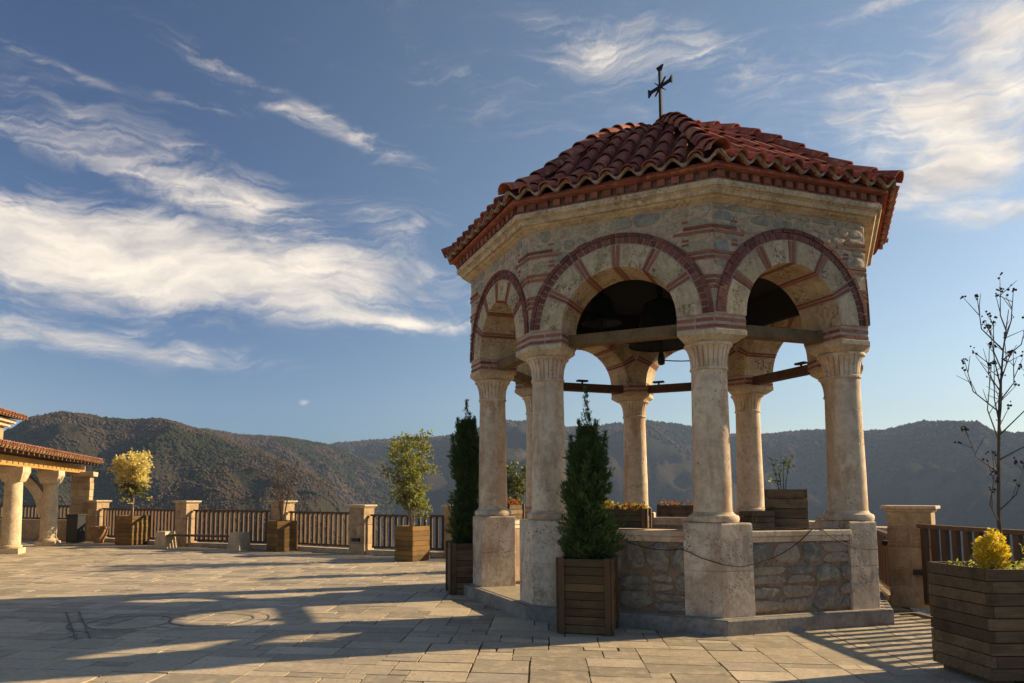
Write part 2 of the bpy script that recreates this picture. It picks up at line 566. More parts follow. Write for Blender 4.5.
def leaf_mat(name, c1, c2, trans=0.3):
    m, t, b = mat_base(name, 0.55, 0.3)
    col = t.mix(tone(t), c1, c2)
    t.l(col, b.inputs['Base Color'])
    tr = t.n('ShaderNodeBsdfTranslucent'); t.l(t.mix(0.4, col, (c2[0] * 1.3, c2[1] * 1.4, c2[2] * .6)), tr.inputs[0])
    mx = t.n('ShaderNodeMixShader'); mx.inputs[0].default_value = trans
    t.l(b.outputs[0], mx.inputs[1]); t.l(tr.outputs[0], mx.inputs[2])
    o = [x for x in t.t.nodes if x.type == 'OUTPUT_MATERIAL'][0]
    t.l(mx.outputs[0], o.inputs[0])
    return m


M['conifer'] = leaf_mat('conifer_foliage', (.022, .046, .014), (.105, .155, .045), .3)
M['olive'] = leaf_mat('olive_leaf', (.10, .12, .030), (.30, .30, .075), .45)
M['gold_leaf'] = leaf_mat('golden_leaf', (.55, .44, .14), (.85, .72, .32), .4)
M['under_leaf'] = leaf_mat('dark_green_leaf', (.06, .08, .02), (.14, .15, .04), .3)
M['yellow_leaf'] = leaf_mat('yellow_leaf', (.48, .34, .015), (.82, .62, .05), .4)
M['red_leaf'] = leaf_mat('russet_leaf', (.18, .05, .015), (.36, .14, .04), .35)
M['lime_leaf'] = leaf_mat('yellow_green_leaf', (.20, .22, .03), (.50, .48, .09), .4)

# paving
m, t, b = mat_base('paving_stone', 0.62, 0.35)
v = objvec(t, False)
n1 = t.noise(v, 1.3, 6, 0.65)
n2 = t.noise(v, 22, 5, 0.65)
n3 = t.noise(v, 6, 5, 0.7, 0.6)
tn = tone(t)
cr = t.n('ShaderNodeValToRGB'); t.l(tn, cr.inputs[0])
els = cr.color_ramp.elements
for p, c in ((0.0, (.27, .235, .175)), (0.3, (.40, .34, .245)), (0.6, (.49, .41, .29)), (0.85, (.60, .50, .36)), (1.0, (.38, .33, .27))):
    e = els.new(p) if p not in (0.0, 1.0) else els[0 if p == 0 else -1]
    e.color = (*c, 1)
col = t.mix(t.rng(n1, 0.42, 0.60, 0, .35), cr.outputs[0], (.29, .24, .18))
col = t.mix(t.rng(n3, 0.5, 0.62, 0, .5), col, (.58, .47, .33))
col = t.mix(t.rng(n2, 0.5, 0.66, 0, .5), col, (.22, .18, .135))
t.l(col, b.inputs['Base Color'])
t.l(t.rng(n3, 0.3, 0.7, 0.5, 0.8), b.inputs['Roughness'])
bump(t, b, t.m('ADD', n3, t.m('MULTIPLY', n2, .5)), 0.35, 0.012)
M['paving'] = m


def gpt(x, v, z=0.0):
    """ground point seen at photo pixel x,v (used once here to read plan positions)"""
    d = pix_dir(x, v)
    k = (z - HC) / d.z
    return (d.x * k, d.y * k)


# ------------------------------------------------------------------ terrain
def fbm(x, y, z=0.0, oct=5):
    return mnoise.fractal(Vector((x, y, z)), 0.9, 2.1, oct)


RIDGES = [
    # crest distance, width to the front, points (pixel of the crest in the photograph -> direction)
    (620, 520, [(-500, 470), (-300, 440), (-120, 436), (0, 430), (15, 425), (30, 415), (60, 410), (95, 414), (110, 418), (160, 418), (180, 421), (205, 429), (230, 437), (260, 446), (288, 458), (309, 468), (325, 478), (337, 490), (350, 512), (380, 560), (420, 640)]),
    (950, 520, [(0, 440), (150, 424), (205, 428), (240, 434), (290, 437), (325, 443), (345, 449), (380, 466), (430, 490), (500, 540), (560, 600)]),
    (1500, 1000, [(-200, 460), (200, 456), (300, 448), (340, 443), (380, 440), (440, 437), (455, 434), (480, 428), (505, 421), (530, 422), (560, 427), (585, 428), (611, 425), (648, 422), (690, 427), (728, 434), (770, 434), (816, 430), (864, 431), (887, 430), (924, 421.5), (977, 421.5), (994, 431), (1024, 433), (1100, 424), (1250, 432), (1500, 450)]),
]
RD = []
for D, W_, pts in RIDGES:
    A, T = [], []
    for x, v in pts:
        d = pix_dir(x, v)
        A.append(math.atan2(d.x, d.y)); T.append(d.z / math.hypot(d.x, d.y))
    RD.append((D, W_, np.array(A), np.array(T)))


def hill_h(azi, r):
    x, y = r * math.sin(azi), r * math.cos(azi)
    base = -3.5 - 95 * (1 - math.exp(-max(0, r - 34) / 150.0))
    h = base
    for k, (D, W_, A, T) in enumerate(RD):
        tt = float(np.interp(azi, A, T))
        Dk = D * (1 + 0.10 * math.sin(azi * 9 + k * 2))
        H = HC + tt * Dk
        q = (r - Dk) / (W_ if r < Dk else W_ * 1.2)
        if abs(q) < 1:
            s = math.cos(q * PI / 2) ** 2
            s = s ** 0.72
            env = 4 * s * (1 - s)
            sp = abs(fbm(x / (D * .17) + k * 7, y / (D * .17), 1.3, 3))
            v = base + (H - base) * s - sp * D * .13 * env - abs(fbm(x / (D * .05), y / (D * .05), k, 3)) * D * .018 * env
            h = max(h, v)
    if r > 120:
        h += (fbm(x / 30, y / 30, 5, 3) * 1.1 - 3.2 - .0022 * r) * min(1, (r - 120) / 300)
    return h


def build_terrain():
    na, nr = 560, 230
    az0, az1 = R_(-62), R_(66)
    rs = [34 * (2700 / 34.0) ** ((j / (nr - 1)) ** 0.8) for j in range(nr)]
    vs, fs = [], []
    for i in range(na):
        a = az0 + (az1 - az0) * i / (na - 1)
        for r in rs:
            vs.append((r * math.sin(a), r * math.cos(a), hill_h(a, r)))
    for i in range(na - 1):
        for j in range(nr - 1):
            fs.append((i * nr + j, (i + 1) * nr + j, (i + 1) * nr + j + 1, i * nr + j + 1))
    mb = MB(); mb.v = vs; mb.f = fs; mb.c = [0.5] * len(fs)
    m, t, b = mat_base('wooded_hillside', 1.0, 0.0)
    v = objvec(t, False)
    n1 = t.noise(v, 0.006, 6, 0.6, 0.5)
    n2 = t.noise(v, 0.03, 6, 0.65)
    n3 = t.noise(v, 0.22, 4, 0.7)
    col = t.mix(t.rng(n1, 0.42, 0.6), (.042, .034, .024), (.028, .029, .016))
    col = t.mix(t.rng(n2, 0.5, 0.68, 0, .8), col, (.020, .025, .013))
    col = t.mix(t.rng(n3, 0.35, 0.7, 0, .6), col, (.050, .040, .029))
    g = t.n('ShaderNodeSeparateXYZ'); t.l(v, g.inputs[0])
    # pale meadows on the low ground far out
    col = t.mix(t.rng(t.noise(t.mapping(v, loc=(31, 7, 3)), 0.011, 5, 0.6), 0.58, 0.64, 0, .75), col, (.095, .078, .045))
    low = t.m('MULTIPLY', t.rng(g.outputs[2], -55, -25, 1, 0), t.rng(n2, 0.48, 0.6))
    col = t.mix(t.m('MULTIPLY', low, .6), col, (.07, .085, .04))
    t.l(col, b.inputs['Base Color'])
    bump(t, b, t.m('ADD', n2, n3), 1.0, 3.0)
    o = mb.build('hills', m, smooth=True, fix=False)
    tag(o, kind='structure')
    # distant woods: one mass of small crowns
    random.seed(3)
    cv = [(0, 0, 1), (.9, 0, .25), (.28, .86, .3), (-.73, .53, .2), (-.73, -.53, .3), (.28, -.86, .2), (0, 0, -.6)]
    cf = [(0, i, i % 5 + 1) for i in range(1, 6)] + [(6, i % 5 + 1, i) for i in range(1, 6)]
    V, F, T = [], [], []

    def crown(a, r, s, tn, tall=1.0):
        if r < 620: s *= max(.42, r / 620)
        x, y = r * math.sin(a), r * math.cos(a)
        z = hill_h(a, r) + s * .45
        rot = random.random() * 6.3
        c, sn = math.cos(rot), math.sin(rot)
        b0 = len(V)
        for p in cv:
            j = .75 + .5 * random.random()
            px, py = p[0] * c - p[1] * sn, p[0] * sn + p[1] * c
            V.append((x + px * s * j, y + py * s * j, z + p[2] * s * j * tall))
        for f in cf:
            F.append(tuple(q + b0 for q in f)); T.append(tn)
    for _ in range(70000):
        a = random.uniform(R_(-41), R_(-3)); r = random.uniform(190, 720)
        tt = float(np.interp(a, RD[0][2], RD[0][3]))
        if a > R_(-9.5) and r > 500:
            continue
        x, y = r * math.sin(a), r * math.cos(a)
        g = fbm(x / 70, y / 70, 9, 4)
        clump = fbm(x / 22, y / 22, 4, 3)
        if clump < -.25 and random.random() < .7:
            continue
        if fbm(x / 95 + 3, y / 95, 6, 4) > .34:
            continue
        if g > .22:
            tn = random.uniform(.0, .25); s = random.uniform(1.3, 2.3)
        else:
            tn = random.uniform(.45, 1.0); s = random.uniform(.9, 1.7)
        crown(a, r, s, tn)
    for _ in range(16000):
        a = random.uniform(R_(-25), R_(-5)); r = random.uniform(760, 1010)
        g = fbm(math.sin(a) * r / 90, math.cos(a) * r / 90, 2, 4)
        crown(a, r, random.uniform(1.8, 3.2), random.uniform(0, .3) if g > 0 else random.uniform(.4, 1), 1.1)
    for _ in range(16000):
        a = random.uniform(R_(-14), R_(42)); r = random.uniform(1180, 1640)
        g = fbm(math.sin(a) * r / 120, math.cos(a) * r / 120, 2, 4)
        crown(a, r, random.uniform(2.6, 4.6), random.uniform(0, .3) if g > .1 else random.uniform(.4, 1), 1.1)
    mb = MB(); mb.v = V; mb.f = F; mb.c = T
    m, t, b = mat_base('bare_winter_woods', 1.0, 0.0)
    cr = t.n('ShaderNodeValToRGB'); t.l(tone(t), cr.inputs[0])
    els = cr.color_ramp.elements
    els[0].color = (.030, .034, .017, 1); els[-1].color = (.092, .066, .046, 1)
    e = els.new(.3); e.color = (.036, .036, .018, 1)
    e = els.new(.5); e.color = (.064, .049, .033, 1)
    e = els.new(.8); e.color = (.076, .056, .039, 1)
    t.l(cr.outputs[0], b.inputs['Base Color'])
    o = mb.build('distant_woods', m, smooth=True, fix=False)
    tag(o, 'bare brown winter woods with dark green patches covering the hills', 'woods', kind='stuff')


build_terrain()

# haze
hb = MB()
hb.box((100, 1200, 120), (5200, 3400, 480))
m = bpy.data.materials.new('air_haze'); m.use_nodes = True
t = NT(m.node_tree)
pv = t.n('ShaderNodeVolumePrincipled')
pv.inputs['Color'].default_value = (.46, .64, 1.0, 1)
pv.inputs['Density'].default_value = 0.0002
pv.inputs['Anisotropy'].default_value = 0.0
mo = t.n('ShaderNodeOutputMaterial'); t.l(pv.outputs[0], mo.inputs['Volume'])
hz = hb.build('haze', m)
tag(hz, 'thin blue haze between the plaza and the far hills', 'haze', kind='stuff')

# ------------------------------------------------------------------ plaza
EDGE = [(-14.3, 27.6), (-12.9, 26.3), (-8.75, 23.6), (-5.3, 21.75), (-2.65, 20.45), (-0.05, 19.0), (4.2, 17.6), (7.9, 14.4), (6.42, 10.45), (6.5, 4.0), (6.6, -6)]


def inside(x, y, poly):
    c = False
    j = len(poly) - 1
    for i in range(len(poly)):
        xi, yi = poly[i]; xj, yj = poly[j]
        if (yi > y) != (yj > y) and x < (xj - xi) * (y - yi) / (yj - yi) + xi:
            c = not c
        j = i
    return c


PLAZA = [(-21.5, 30.2)] + EDGE[1:] + [(6.6, -8), (-24, -8), (-24, 30.2)]
mb = MB()
mb.prism(PLAZA, -6.0, -0.004)
tag(mb.build('ground', M['joint']), kind='structure')


def paving():
    random.seed(11)
    g = 0.18
    rot = R_(-7)
    c, s = math.cos(rot), math.sin(rot)
    x0, y0, nx, ny = -27.0, -1.0, 228, 196
    occ = np.zeros((nx, ny), bool)
    sizes = [(2, 1), (2, 2), (3, 2), (4, 2), (3, 2), (4, 2), (3, 1), (3, 3), (2, 1), (1, 1), (5, 2)]
    mb = MB()
    for j in range(ny):
        i = 0
        while i < nx:
            if occ[i, j]:
                i += 1; continue
            random.shuffle(sizes)
            pick = (1, 1)
            for (a, b_) in sizes:
                if i + a <= nx and j + b_ <= ny and not occ[i:i + a, j:j + b_].any():
                    pick = (a, b_); break
            a, b_ = pick
            occ[i:i + a, j:j + b_] = True
            gx = 0.004 + random.random() ** 2 * .009
            lx0, ly0 = x0 + i * g + gx, y0 + j * g + gx
            lx1, ly1 = x0 + (i + a) * g - gx, y0 + (j + b_) * g - gx
            jt = lambda: random.uniform(-.005, .005)
            P = [(lx0 + jt(), ly0 + jt()), (lx1 + jt(), ly0 + jt()), (lx1 + jt(), ly1 + jt()), (lx0 + jt(), ly1 + jt())]
            P = [(p[0] * c - p[1] * s, p[0] * s + p[1] * c) for p in P]
            if all(inside(p[0], p[1], PLAZA) for p in P) and P[0][1] > 1.0:
                zb = random.uniform(0.004, .008)
                top = [(p[0], p[1], zb + random.uniform(-.0015, .0015)) for p in P]
                bot = [(p[0], p[1], -.01) for p in P]
                mb.add(bot + top, [(4, 5, 6, 7), (0, 1, 5, 4), (1, 2, 6, 5), (2, 3, 7, 6), (3, 0, 4, 7)])
            i += a
    tag(mb.build('paving', M['paving'], fix=False), kind='structure')
    # dark compass-like inlay
    mb = MB()

    def ring(cx, cy, r, wd, z=.0125, rx=1.0, n=56, a0=0, a1=2 * PI):
        vs, fs = [], []
        for i in range(n + 1):
            a = a0 + (a1 - a0) * i / n
            for q in (r - wd / 2, r + wd / 2):
                vs.append((cx + q * rx * math.cos(a), cy + q * math.sin(a), z))
        for i in range(n):
            fs.append((2 * i, 2 * i + 2, 2 * i + 3, 2 * i + 1))
        mb.add(vs, fs)

    cx1, cy1 = gpt(130, 623)
    cx2, cy2 = gpt(212, 620)
    ring(cx1, cy1, .52, .022, rx=.95)
    ring(cx2, cy2, .50, .022, .0135, rx=1.05)
    ring(cx1, cy1, .70, .018, .0145, a0=.6, a1=5.4)
    ring(cx2, cy2, .72, .018, .0145, a0=-2.4, a1=2.5)
    for (xa, va, xb, vb, wd) in ((66, 613, 76, 640, .018), (79, 612, 90, 639, .018)):
        a = Vector(gpt(xa, va)); b_ = Vector(gpt(xb, vb)); d = b_ - a
        mb.box(((a.x + b_.x) / 2, (a.y + b_.y) / 2, .010), (d.length, wd, .009), math.atan2(d.y, d.x))
    tag(mb.build('paving_inlay', M['inlay']), kind='structure')


paving()


# ------------------------------------------------------------------ pavilion
CX, CY = 3.3302, 11.7113
PH = -0.0733           # angle of one corner
PCOR = [PH + k * PI / 4 for k in range(8)]
PFAC = [PH + PI / 8 + k * PI / 4 for k in range(8)]
C8, S8 = math.cos(PI / 8), math.sin(PI / 8)
RB = 3.11
SPR = 3.79
AR = 0.74

pav = thing('bell_pavilion', 'octagonal stone bell pavilion with striped arches and red tiled roof', 'pavilion', (CX, CY, 0))


def octo(Rr):
    return [(Rr * math.cos(a), Rr * math.sin(a)) for a in PCOR]


def oct_loft(mb, prof, close=True):
    vs, fs = [], []
    for r, z in prof:
        vs += [(x, y, z) for x, y in octo(r)]
    for k in range(len(prof) - 1):
        for i in range(8):
            j = (i + 1) % 8
            fs.append((k * 8 + i, k * 8 + j, (k + 1) * 8 + j, (k + 1) * 8 + i))
    if close:
        fs.append(tuple(range(7, -1, -1)))
        fs.append(tuple((len(prof) - 1) * 8 + i for i in range(8)))
    mb.add(vs, fs)


def wedge(Rv, L, dep):
    V = Vector((Rv, 0))
    out = []
    P1 = V + L * Vector((-S8, C8)); P2 = P1 - dep * Vector((C8, S8))
    return [(V.x, V.y), (P1.x, P1.y), (P2.x, P2.y), (P2.x, -P2.y), (P1.x, -P1.y)]


def off(poly, c, k):
    return [(c[0] + (x - c[0]) * k, c[1] + (y - c[1]) * k) for x, y in poly]


mb = MB()
oct_loft(mb, [(3.24, -.02), (3.24, .165), (3.225, .18)])
mb.build('plinth', M['plinth'], pav)
mb = MB()
oct_loft(mb, [(3.15, .17), (3.15, .186)])
mb.build('floor', M['paving'], pav)

# pedestal (corner local frame: x outwards)
mb = MB()
w0 = wedge(3.09, .44, .56)
cc = (2.76, 0)
mb.prism(w0, .186, .715)
mb.prism(off(w0, cc, .985), .715, .722)
mb.prism(w0, .722, 1.262)
mb.prism(w0, 1.262, 1.28, off(w0, cc, .965))
ped = mb.build('pedestal', M['pedestal'], pav, bevel=.006)
# column with sub parts
mb = MB()
mb.lathe([(.236, 1.39), (.232, 1.44), (.229, 1.9), (.222, 2.29), (.2215, 2.296), (.2215, 2.302), (.222, 2.31), (.217, 2.7), (.211, 3.13), (.211, 3.15)], 40, (2.76, 0, 0))
colm = mb.build('column', M['travertine'], pav, smooth='auto')
mb = MB()
mb.lathe([(.272, 1.278), (.292, 1.290), (.300, 1.315), (.300, 1.335), (.290, 1.362), (.262, 1.375), (.250, 1.385), (.240, 1.40), (.236, 1.41)], 40, (2.76, 0, 0))
mb.build('column_base', M['travertine'], colm, smooth='auto')
mb = MB()
fl = lambda a, z: 1 - .075 * (abs(math.sin(a * 12)) < .38) * (3.185 < z < 3.435)
mb.lathe([(.212, 3.142), (.228, 3.150), (.228, 3.175), (.217, 3.182), (.217, 3.19), (.219, 3.25), (.228, 3.32), (.245, 3.38), (.266, 3.43), (.272, 3.437), (.285, 3.44), (.290, 3.455), (.285, 3.475)], 168, (2.76, 0, 0), mod=fl)
mb.build('capital', M['travertine'], colm, smooth='auto')
mb = MB()
wi = wedge(3.13, .455, .60)
mb.prism(off(wi, cc, .72), 3.47, 3.545, off(wi, cc, .99))
mb.prism(off(wi, cc, 1.0), 3.545, 3.612)
mb.build('impost', M['light_stone'], colm, bevel=.006)
colm.rotation_euler = (0, 0, PCOR[0]); ped.rotation_euler = (0, 0, PCOR[0])
# brick courses over each impost
mb = MB()
wb = wedge(RB - .004, .447, .615)
mb.prism(wb, 3.612, SPR - .002)
cou = mb.build('springer_course', M['mortar'], pav)
mb = MB()


def brick_band(mb, poly, z0, z1, piece, gap=.02, proud=.008, depth=.05, closed=True, shift=0.0):
    n = len(poly)
    for i in range(n if closed else n - 1):
        a = Vector(poly[i]); b_ = Vector(poly[(i + 1) % n])
        L = (b_ - a).length
        d = (b_ - a) / L
        nrm = Vector((d.y, -d.x))
        k = max(1, round(L / piece))
        st = L / k
        s = -shift * st
        ang = math.atan2(d.y, d.x)
        while s < L - .02:
            s0, s1 = max(0, s), min(L, s + st - gap)
            if s1 - s0 > .03:
                c = a + d * ((s0 + s1) / 2) + nrm * (proud - depth / 2)
                mb.box((c.x, c.y, (z0 + z1) / 2), (s1 - s0, depth, z1 - z0), ang)
            s += st


brick_band(mb, wb, 3.632, 3.668, .30, shift=.5)
brick_band(mb, wb, 3.712, 3.750, .24)
mb.build('brick', M['brick'], cou)
cou.rotation_euler = (0, 0, PCOR[0])
for a in PCOR[1:]:
    dup(colm, pav, rz=a); dup(ped, pav, rz=a); dup(cou, pav, rz=a)

# wall facet (local: x outwards, y along, z up)
AO = RB * C8
AI = AO - .62
HWO, HWI = RB * S8, AI * math.tan(PI / 8)
ZT = 5.19


def facet_wall():
    mb = MB()
    N = 48
    Rh = AR + .012
    angs = sorted(set([PI * i / N for i in range(N + 1)] + [math.atan2(ZT - SPR, HWO), PI - math.atan2(ZT - SPR, HWO)]))

    def bound(a, hw):
        c, s = math.cos(a), math.sin(a)
        k = 1e9
        if abs(c) > 1e-9: k = min(k, hw / abs(c))
        if s > 1e-9: k = min(k, (ZT - SPR) / s)
        return (k * c, SPR + k * s)
    fr, bk, fo, bo = [], [], [], []
    for a in angs:
        c, s = math.cos(a), math.sin(a)
        fr.append((AO, Rh * c, SPR + Rh * s)); bk.append((AI, Rh * c, SPR + Rh * s))
        y, z = bound(a, HWO); fo.append((AO, y, z))
        bo.append((AI, y * HWI / HWO, z))
    n = len(angs)
    vs = fr + fo + bk + bo
    fs = []
    for i in range(n - 1):
        fs.append((i, n + i, n + i + 1, i + 1))
        fs.append((2 * n + i, 2 * n + i + 1, 3 * n + i + 1, 3 * n + i))
        fs.append((i, i + 1, 2 * n + i + 1, 2 * n + i))
    fs.append((0, 2 * n, 3 * n, n))
    fs.append((n - 1, 2 * n - 1, 4 * n - 1, 3 * n - 1))
    mb.add(vs, fs)
    return mb.build('wall', M['wall_mortar'], pav)


wallf = facet_wall()


def lump(mb, cx, cz, w_, h_, x0, proud, tn, push=None, n=14):
    """one flattened field stone bedded in a wall whose face is the plane x = x0"""
    ex = random.uniform(2.4, 4.0)
    sk = random.uniform(-.18, .18)
    ph = random.random() * 9
    outl = []
    for i in range(n):
        a = 2 * PI * i / n
        c, s_ = math.cos(a), math.sin(a)
        r = (abs(c) ** ex + abs(s_) ** ex) ** (-1 / ex) * (1 + .11 * math.sin(a * 3 + ph) + random.uniform(-.04, .04))
        outl.append((r * c * w_ / 2 + sk * s_ * h_ / 2, r * s_ * h_ / 2))
    vs = []
    for k, dx in ((1.0, -.012), (.96, proud * .55), (.80, proud * .95), (.4, proud * 1.05)):
        for (y, z) in outl:
            yy, zz = cx + y * k, cz + z * k
            if push:
                yy, zz = push(yy, zz)
            vs.append((x0 + dx + random.uniform(-.0015, .0015) * (k < .99), yy, zz))
    fs = []
    for q in range(3):
        for i in range(n):
            j = (i + 1) % n
            fs.append((q * n + i, q * n + j, (q + 1) * n + j, (q + 1) * n + i))
    fs.append(tuple(3 * n + i for i in range(n)))
    mb.add(vs, fs, tn)


def spandrel_stones(seed):
    random.seed(seed)
    mb = MB()

    def push(y, z):
        y = max(-HWO + .012, min(HWO - .012, y)); z = min(z, ZT - .005)
        d = math.hypot(y, z - SPR)
        if d < 1.192 and d > 1e-6:
            k = 1.192 / d
            y, z = y * k, SPR + (z - SPR) * k
            y = max(-HWO + .012, min(HWO - .012, y))
        return y, z
    z = SPR + .05
    while z < ZT - .02:
        h = random.uniform(.11, .185)
        if z + h > ZT - .07: h = ZT - z - .01
        y = -HWO + .012
        while y < HWO - .02:
            w_ = random.uniform(.13, .36)
            if HWO - (y + w_) < .09: w_ = HWO - .012 - y
            cy, cz = y + w_ / 2, z + h / 2
            if math.hypot(cy, cz - SPR) > 1.215:
                # leave the beds of the brick accents free
                acc = (4.12 < cz < 4.27 and abs(cy) > HWO - .16)
                if not acc:
                    lump(mb, cy, cz, w_ - .012, h - .012, AO, random.uniform(.008, .016), random.random(), push)
            y += w_
        z += h
    return mb


def rubble_stones(seed):
    random.seed(seed)
    mb = MB()
    z = .20
    push = lambda y, z: (max(-.74, min(.74, y)), max(.19, min(1.035, z)))
    while z < 1.02:
        h = random.uniform(.19, .34)
        if z + h > .93: h = 1.04 - z
        y = -.78 + random.uniform(-.1, 0)
        while y < .76:
            w_ = random.uniform(.20, .56)
            if random.random() < .35 and h > .22:
                for q in (0, 1):
                    lump(mb, y + w_ / 2, z + h * (.27 + .48 * q), w_ - .018, h * .48 - .012, 2.81, random.uniform(.012, .03), random.random(), push)
            else:
                lump(mb, y + w_ / 2 + random.uniform(-.01, .01), z + h / 2 + random.uniform(-.02, .02), w_ - random.uniform(.01, .035), h - random.uniform(.008, .04), 2.81, random.uniform(.016, .04), random.random(), push)
            y += w_
        z += h
    return mb


stw = spandrel_stones(1).build('stonework', M['field_stone'], wallf, smooth='auto', fix=False)


def sector(mb, r0, r1, a0, a1, x0, x1, n=3):
    vs, fs = [], []
    for i in range(n + 1):
        a = a0 + (a1 - a0) * i / n
        c, s = math.cos(a), math.sin(a)
        for r in (r0, r1):
            for x in (x0, x1):
                vs.append((x, r * c, SPR + r * s))
    for i in range(n):
        b0, b1 = i * 4, i * 4 + 4
        fs += [(b0, b1, b1 + 1, b0 + 1), (b0 + 2, b0 + 3, b1 + 3, b1 + 2), (b0, b0 + 2, b1 + 2, b1), (b0 + 1, b1 + 1, b1 + 3, b0 + 3)]
    fs += [(0, 1, 3, 2), (n * 4, n * 4 + 2, n * 4 + 3, n * 4 + 1)]
    mb.add(vs, fs)


st, br, ms = MB(), MB(), MB()
X0, X1 = AI - .006, AO + .010
sector(ms, AR + .006, 1.185, R_(.3), R_(179.7), AI - .002, AO + .004, 40)
for k in range(6):
    a0, a1 = 30 * k, 30 * (k + 1)
    lo = a0 + (3.9 if k else .5); hi = a1 - (3.9 if k < 5 else .5)
    sector(st, AR, 1.035, R_(lo), R_(hi), X0, X1 + .004, 6)
    if k < 5:
        for d in (-2.9, .55):
            sector(br, AR - .002, 1.03, R_(a1 + d), R_(a1 + d + 2.3), X0, X1 + .002, 1)
nb = 38
db = MB()
for k in range(nb):
    a0 = 1 + 178 * k / nb; a1 = 1 + 178 * (k + 1) / nb - .9
    sector(db, 1.048, 1.118, R_(a0), R_(a1), AO - .02, AO + .016, 1)
nb = 22
for k in range(nb):
    a0 = 1 + 178 * k / nb; a1 = 1 + 178 * (k + 1) / nb - .9
    sector(db, 1.128, 1.178, R_(a0), R_(a1), AO - .02, AO + .032, 2)
arch = ms.build('arch', M['mortar'], pav)
st.build('voussoirs', M['voussoir'], arch, bevel=.006)
br.build('brick_joints', M['brick'], arch)
db.build('brick_hood', M['dark_brick'], arch)
# brick accents in the spandrels
sp = MB()
random.seed(5)
for sg in (-1, 1):
    for z, ln in ((4.13, .095), (4.195, .125), (4.26, .155), (4.50, .30), (4.565, .34), (4.82, .46), (4.885, .34)):
        sp.box((AO - .005, sg * (HWO - ln / 2 - .002), z), (.048, ln, .036))
    for z in (4.68, 4.735, 4.97):
        sp.box((AO - .01, sg * (HWO - .32), z), (.048, .08, .026))
sp.build('brick_accents', M['brick'], wallf)

# parapet wall with coping
mb = MB()
mb.box((2.64, 0, .61), (.34, 1.56, .87))
par = mb.build('parapet', M['rubble_mortar'], pav)
rubble_stones(3).build('stonework', M['rubble_stone'], par, smooth='auto', fix=False)
mb = MB()
mb.box((2.645, 0, 1.08), (.40, 1.52, .07))
mb.box((2.645, 0, 1.148), (.45, 1.52, .066))
mb.build('coping', M['travertine'], par, bevel=.01)
# tie beam
mb = MB()
mb.box((2.50, 0, 3.70), (.17, 1.98, .15))
tie = mb.build('tie_beam', M['beam'], pav, bevel=.012)
for o in (wallf, arch, par, tie):
    o.rotation_euler = (0, 0, PFAC[0])
for i, a in enumerate(PFAC[1:], 1):
    dup(wallf, pav, rz=a); dup(arch, pav, rz=a)
    tb = dup(tie, pav, rz=a)
    deg = math.degrees(a) % 360
    if not (190 < deg < 205):      # the open side
        dup(par, pav, rz=a)
    if deg < 130 or deg > 330:
        tb.data = tb.data.copy(); tb.data.materials[0] = M['red_beam']
tie.data = tie.data.copy(); tie.data.materials[0] = M['red_beam']

kk = 10
for o in bpy.data.objects:
    if o.name.startswith('stonework.'):
        kk += 1
        old = o.data
        tmp = (spandrel_stones(kk) if o.parent.name.startswith('wall') else rubble_stones(kk + 40)).build('tmp', old.materials[0], None, smooth='auto', fix=False)
        o.data = tmp.data
        bpy.data.objects.remove(tmp)
# added near-black ring, painting in the deep shade high inside
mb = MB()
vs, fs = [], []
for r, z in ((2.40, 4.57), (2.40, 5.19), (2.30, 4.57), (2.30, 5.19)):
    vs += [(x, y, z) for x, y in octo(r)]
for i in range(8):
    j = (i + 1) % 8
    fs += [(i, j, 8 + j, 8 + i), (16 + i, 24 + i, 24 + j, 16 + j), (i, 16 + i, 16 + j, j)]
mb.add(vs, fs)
mb.build('shade_lining', M['ceiling'], pav)
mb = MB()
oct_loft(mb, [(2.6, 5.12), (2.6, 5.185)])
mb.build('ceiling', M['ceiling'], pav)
mb = MB()
oct_loft(mb, [(3.12, 5.185), (3.17, 5.205), (3.20, 5.215), (3.22, 5.235), (3.27, 5.24), (3.29, 5.285), (3.315, 5.295), (3.315, 5.305), (3.345, 5.31), (3.355, 5.33), (3.355, 5.375)])
mb.build('cornice', M['cornice'], pav)
mb = MB()
oct_loft(mb, [(3.30, 5.375), (3.30, 5.55)])
fr = mb.build('eave_frieze', M['rubble_mortar'], pav)
mb = MB()
P = octo(3.335)
brick_band(mb, P, 5.378, 5.402, .24, .012, .01, .08)
P = octo(3.30)
brick_band(mb, P, 5.405, 5.485, .165, .075, .06, .10)
P = octo(3.40)
brick_band(mb, P, 5.490, 5.52, .24, .012, .0, .20)
mb.build('brick_course', M['brick'], fr)

# roof
PROF = [(0, 7.56), (.35, 7.50), (.8, 7.35), (1.38, 7.06), (2.02, 6.62), (2.61, 6.14), (3.1, 5.77), (3.48, 5.58)]
PR = [p[0] for p in PROF]; PZ = [p[1] for p in PROF]


def zr(r):       # hip radius -> height (smooth)
    s = 0
    for d in (-.18, -.09, 0, .09, .18):
        s += float(np.interp(abs(r + d), PR, PZ)) if r + d <= 3.48 else PZ[-1] - (r + d - 3.48) * .45
    return s / 5


mb = MB()
prof = [(3.44, 5.50), (3.44, 5.53)] + [(r, zr(r) - .045) for r in np.linspace(3.42, .02, 22)]
oct_loft(mb, prof)
roof = mb.build('roof', M['tile'], pav)


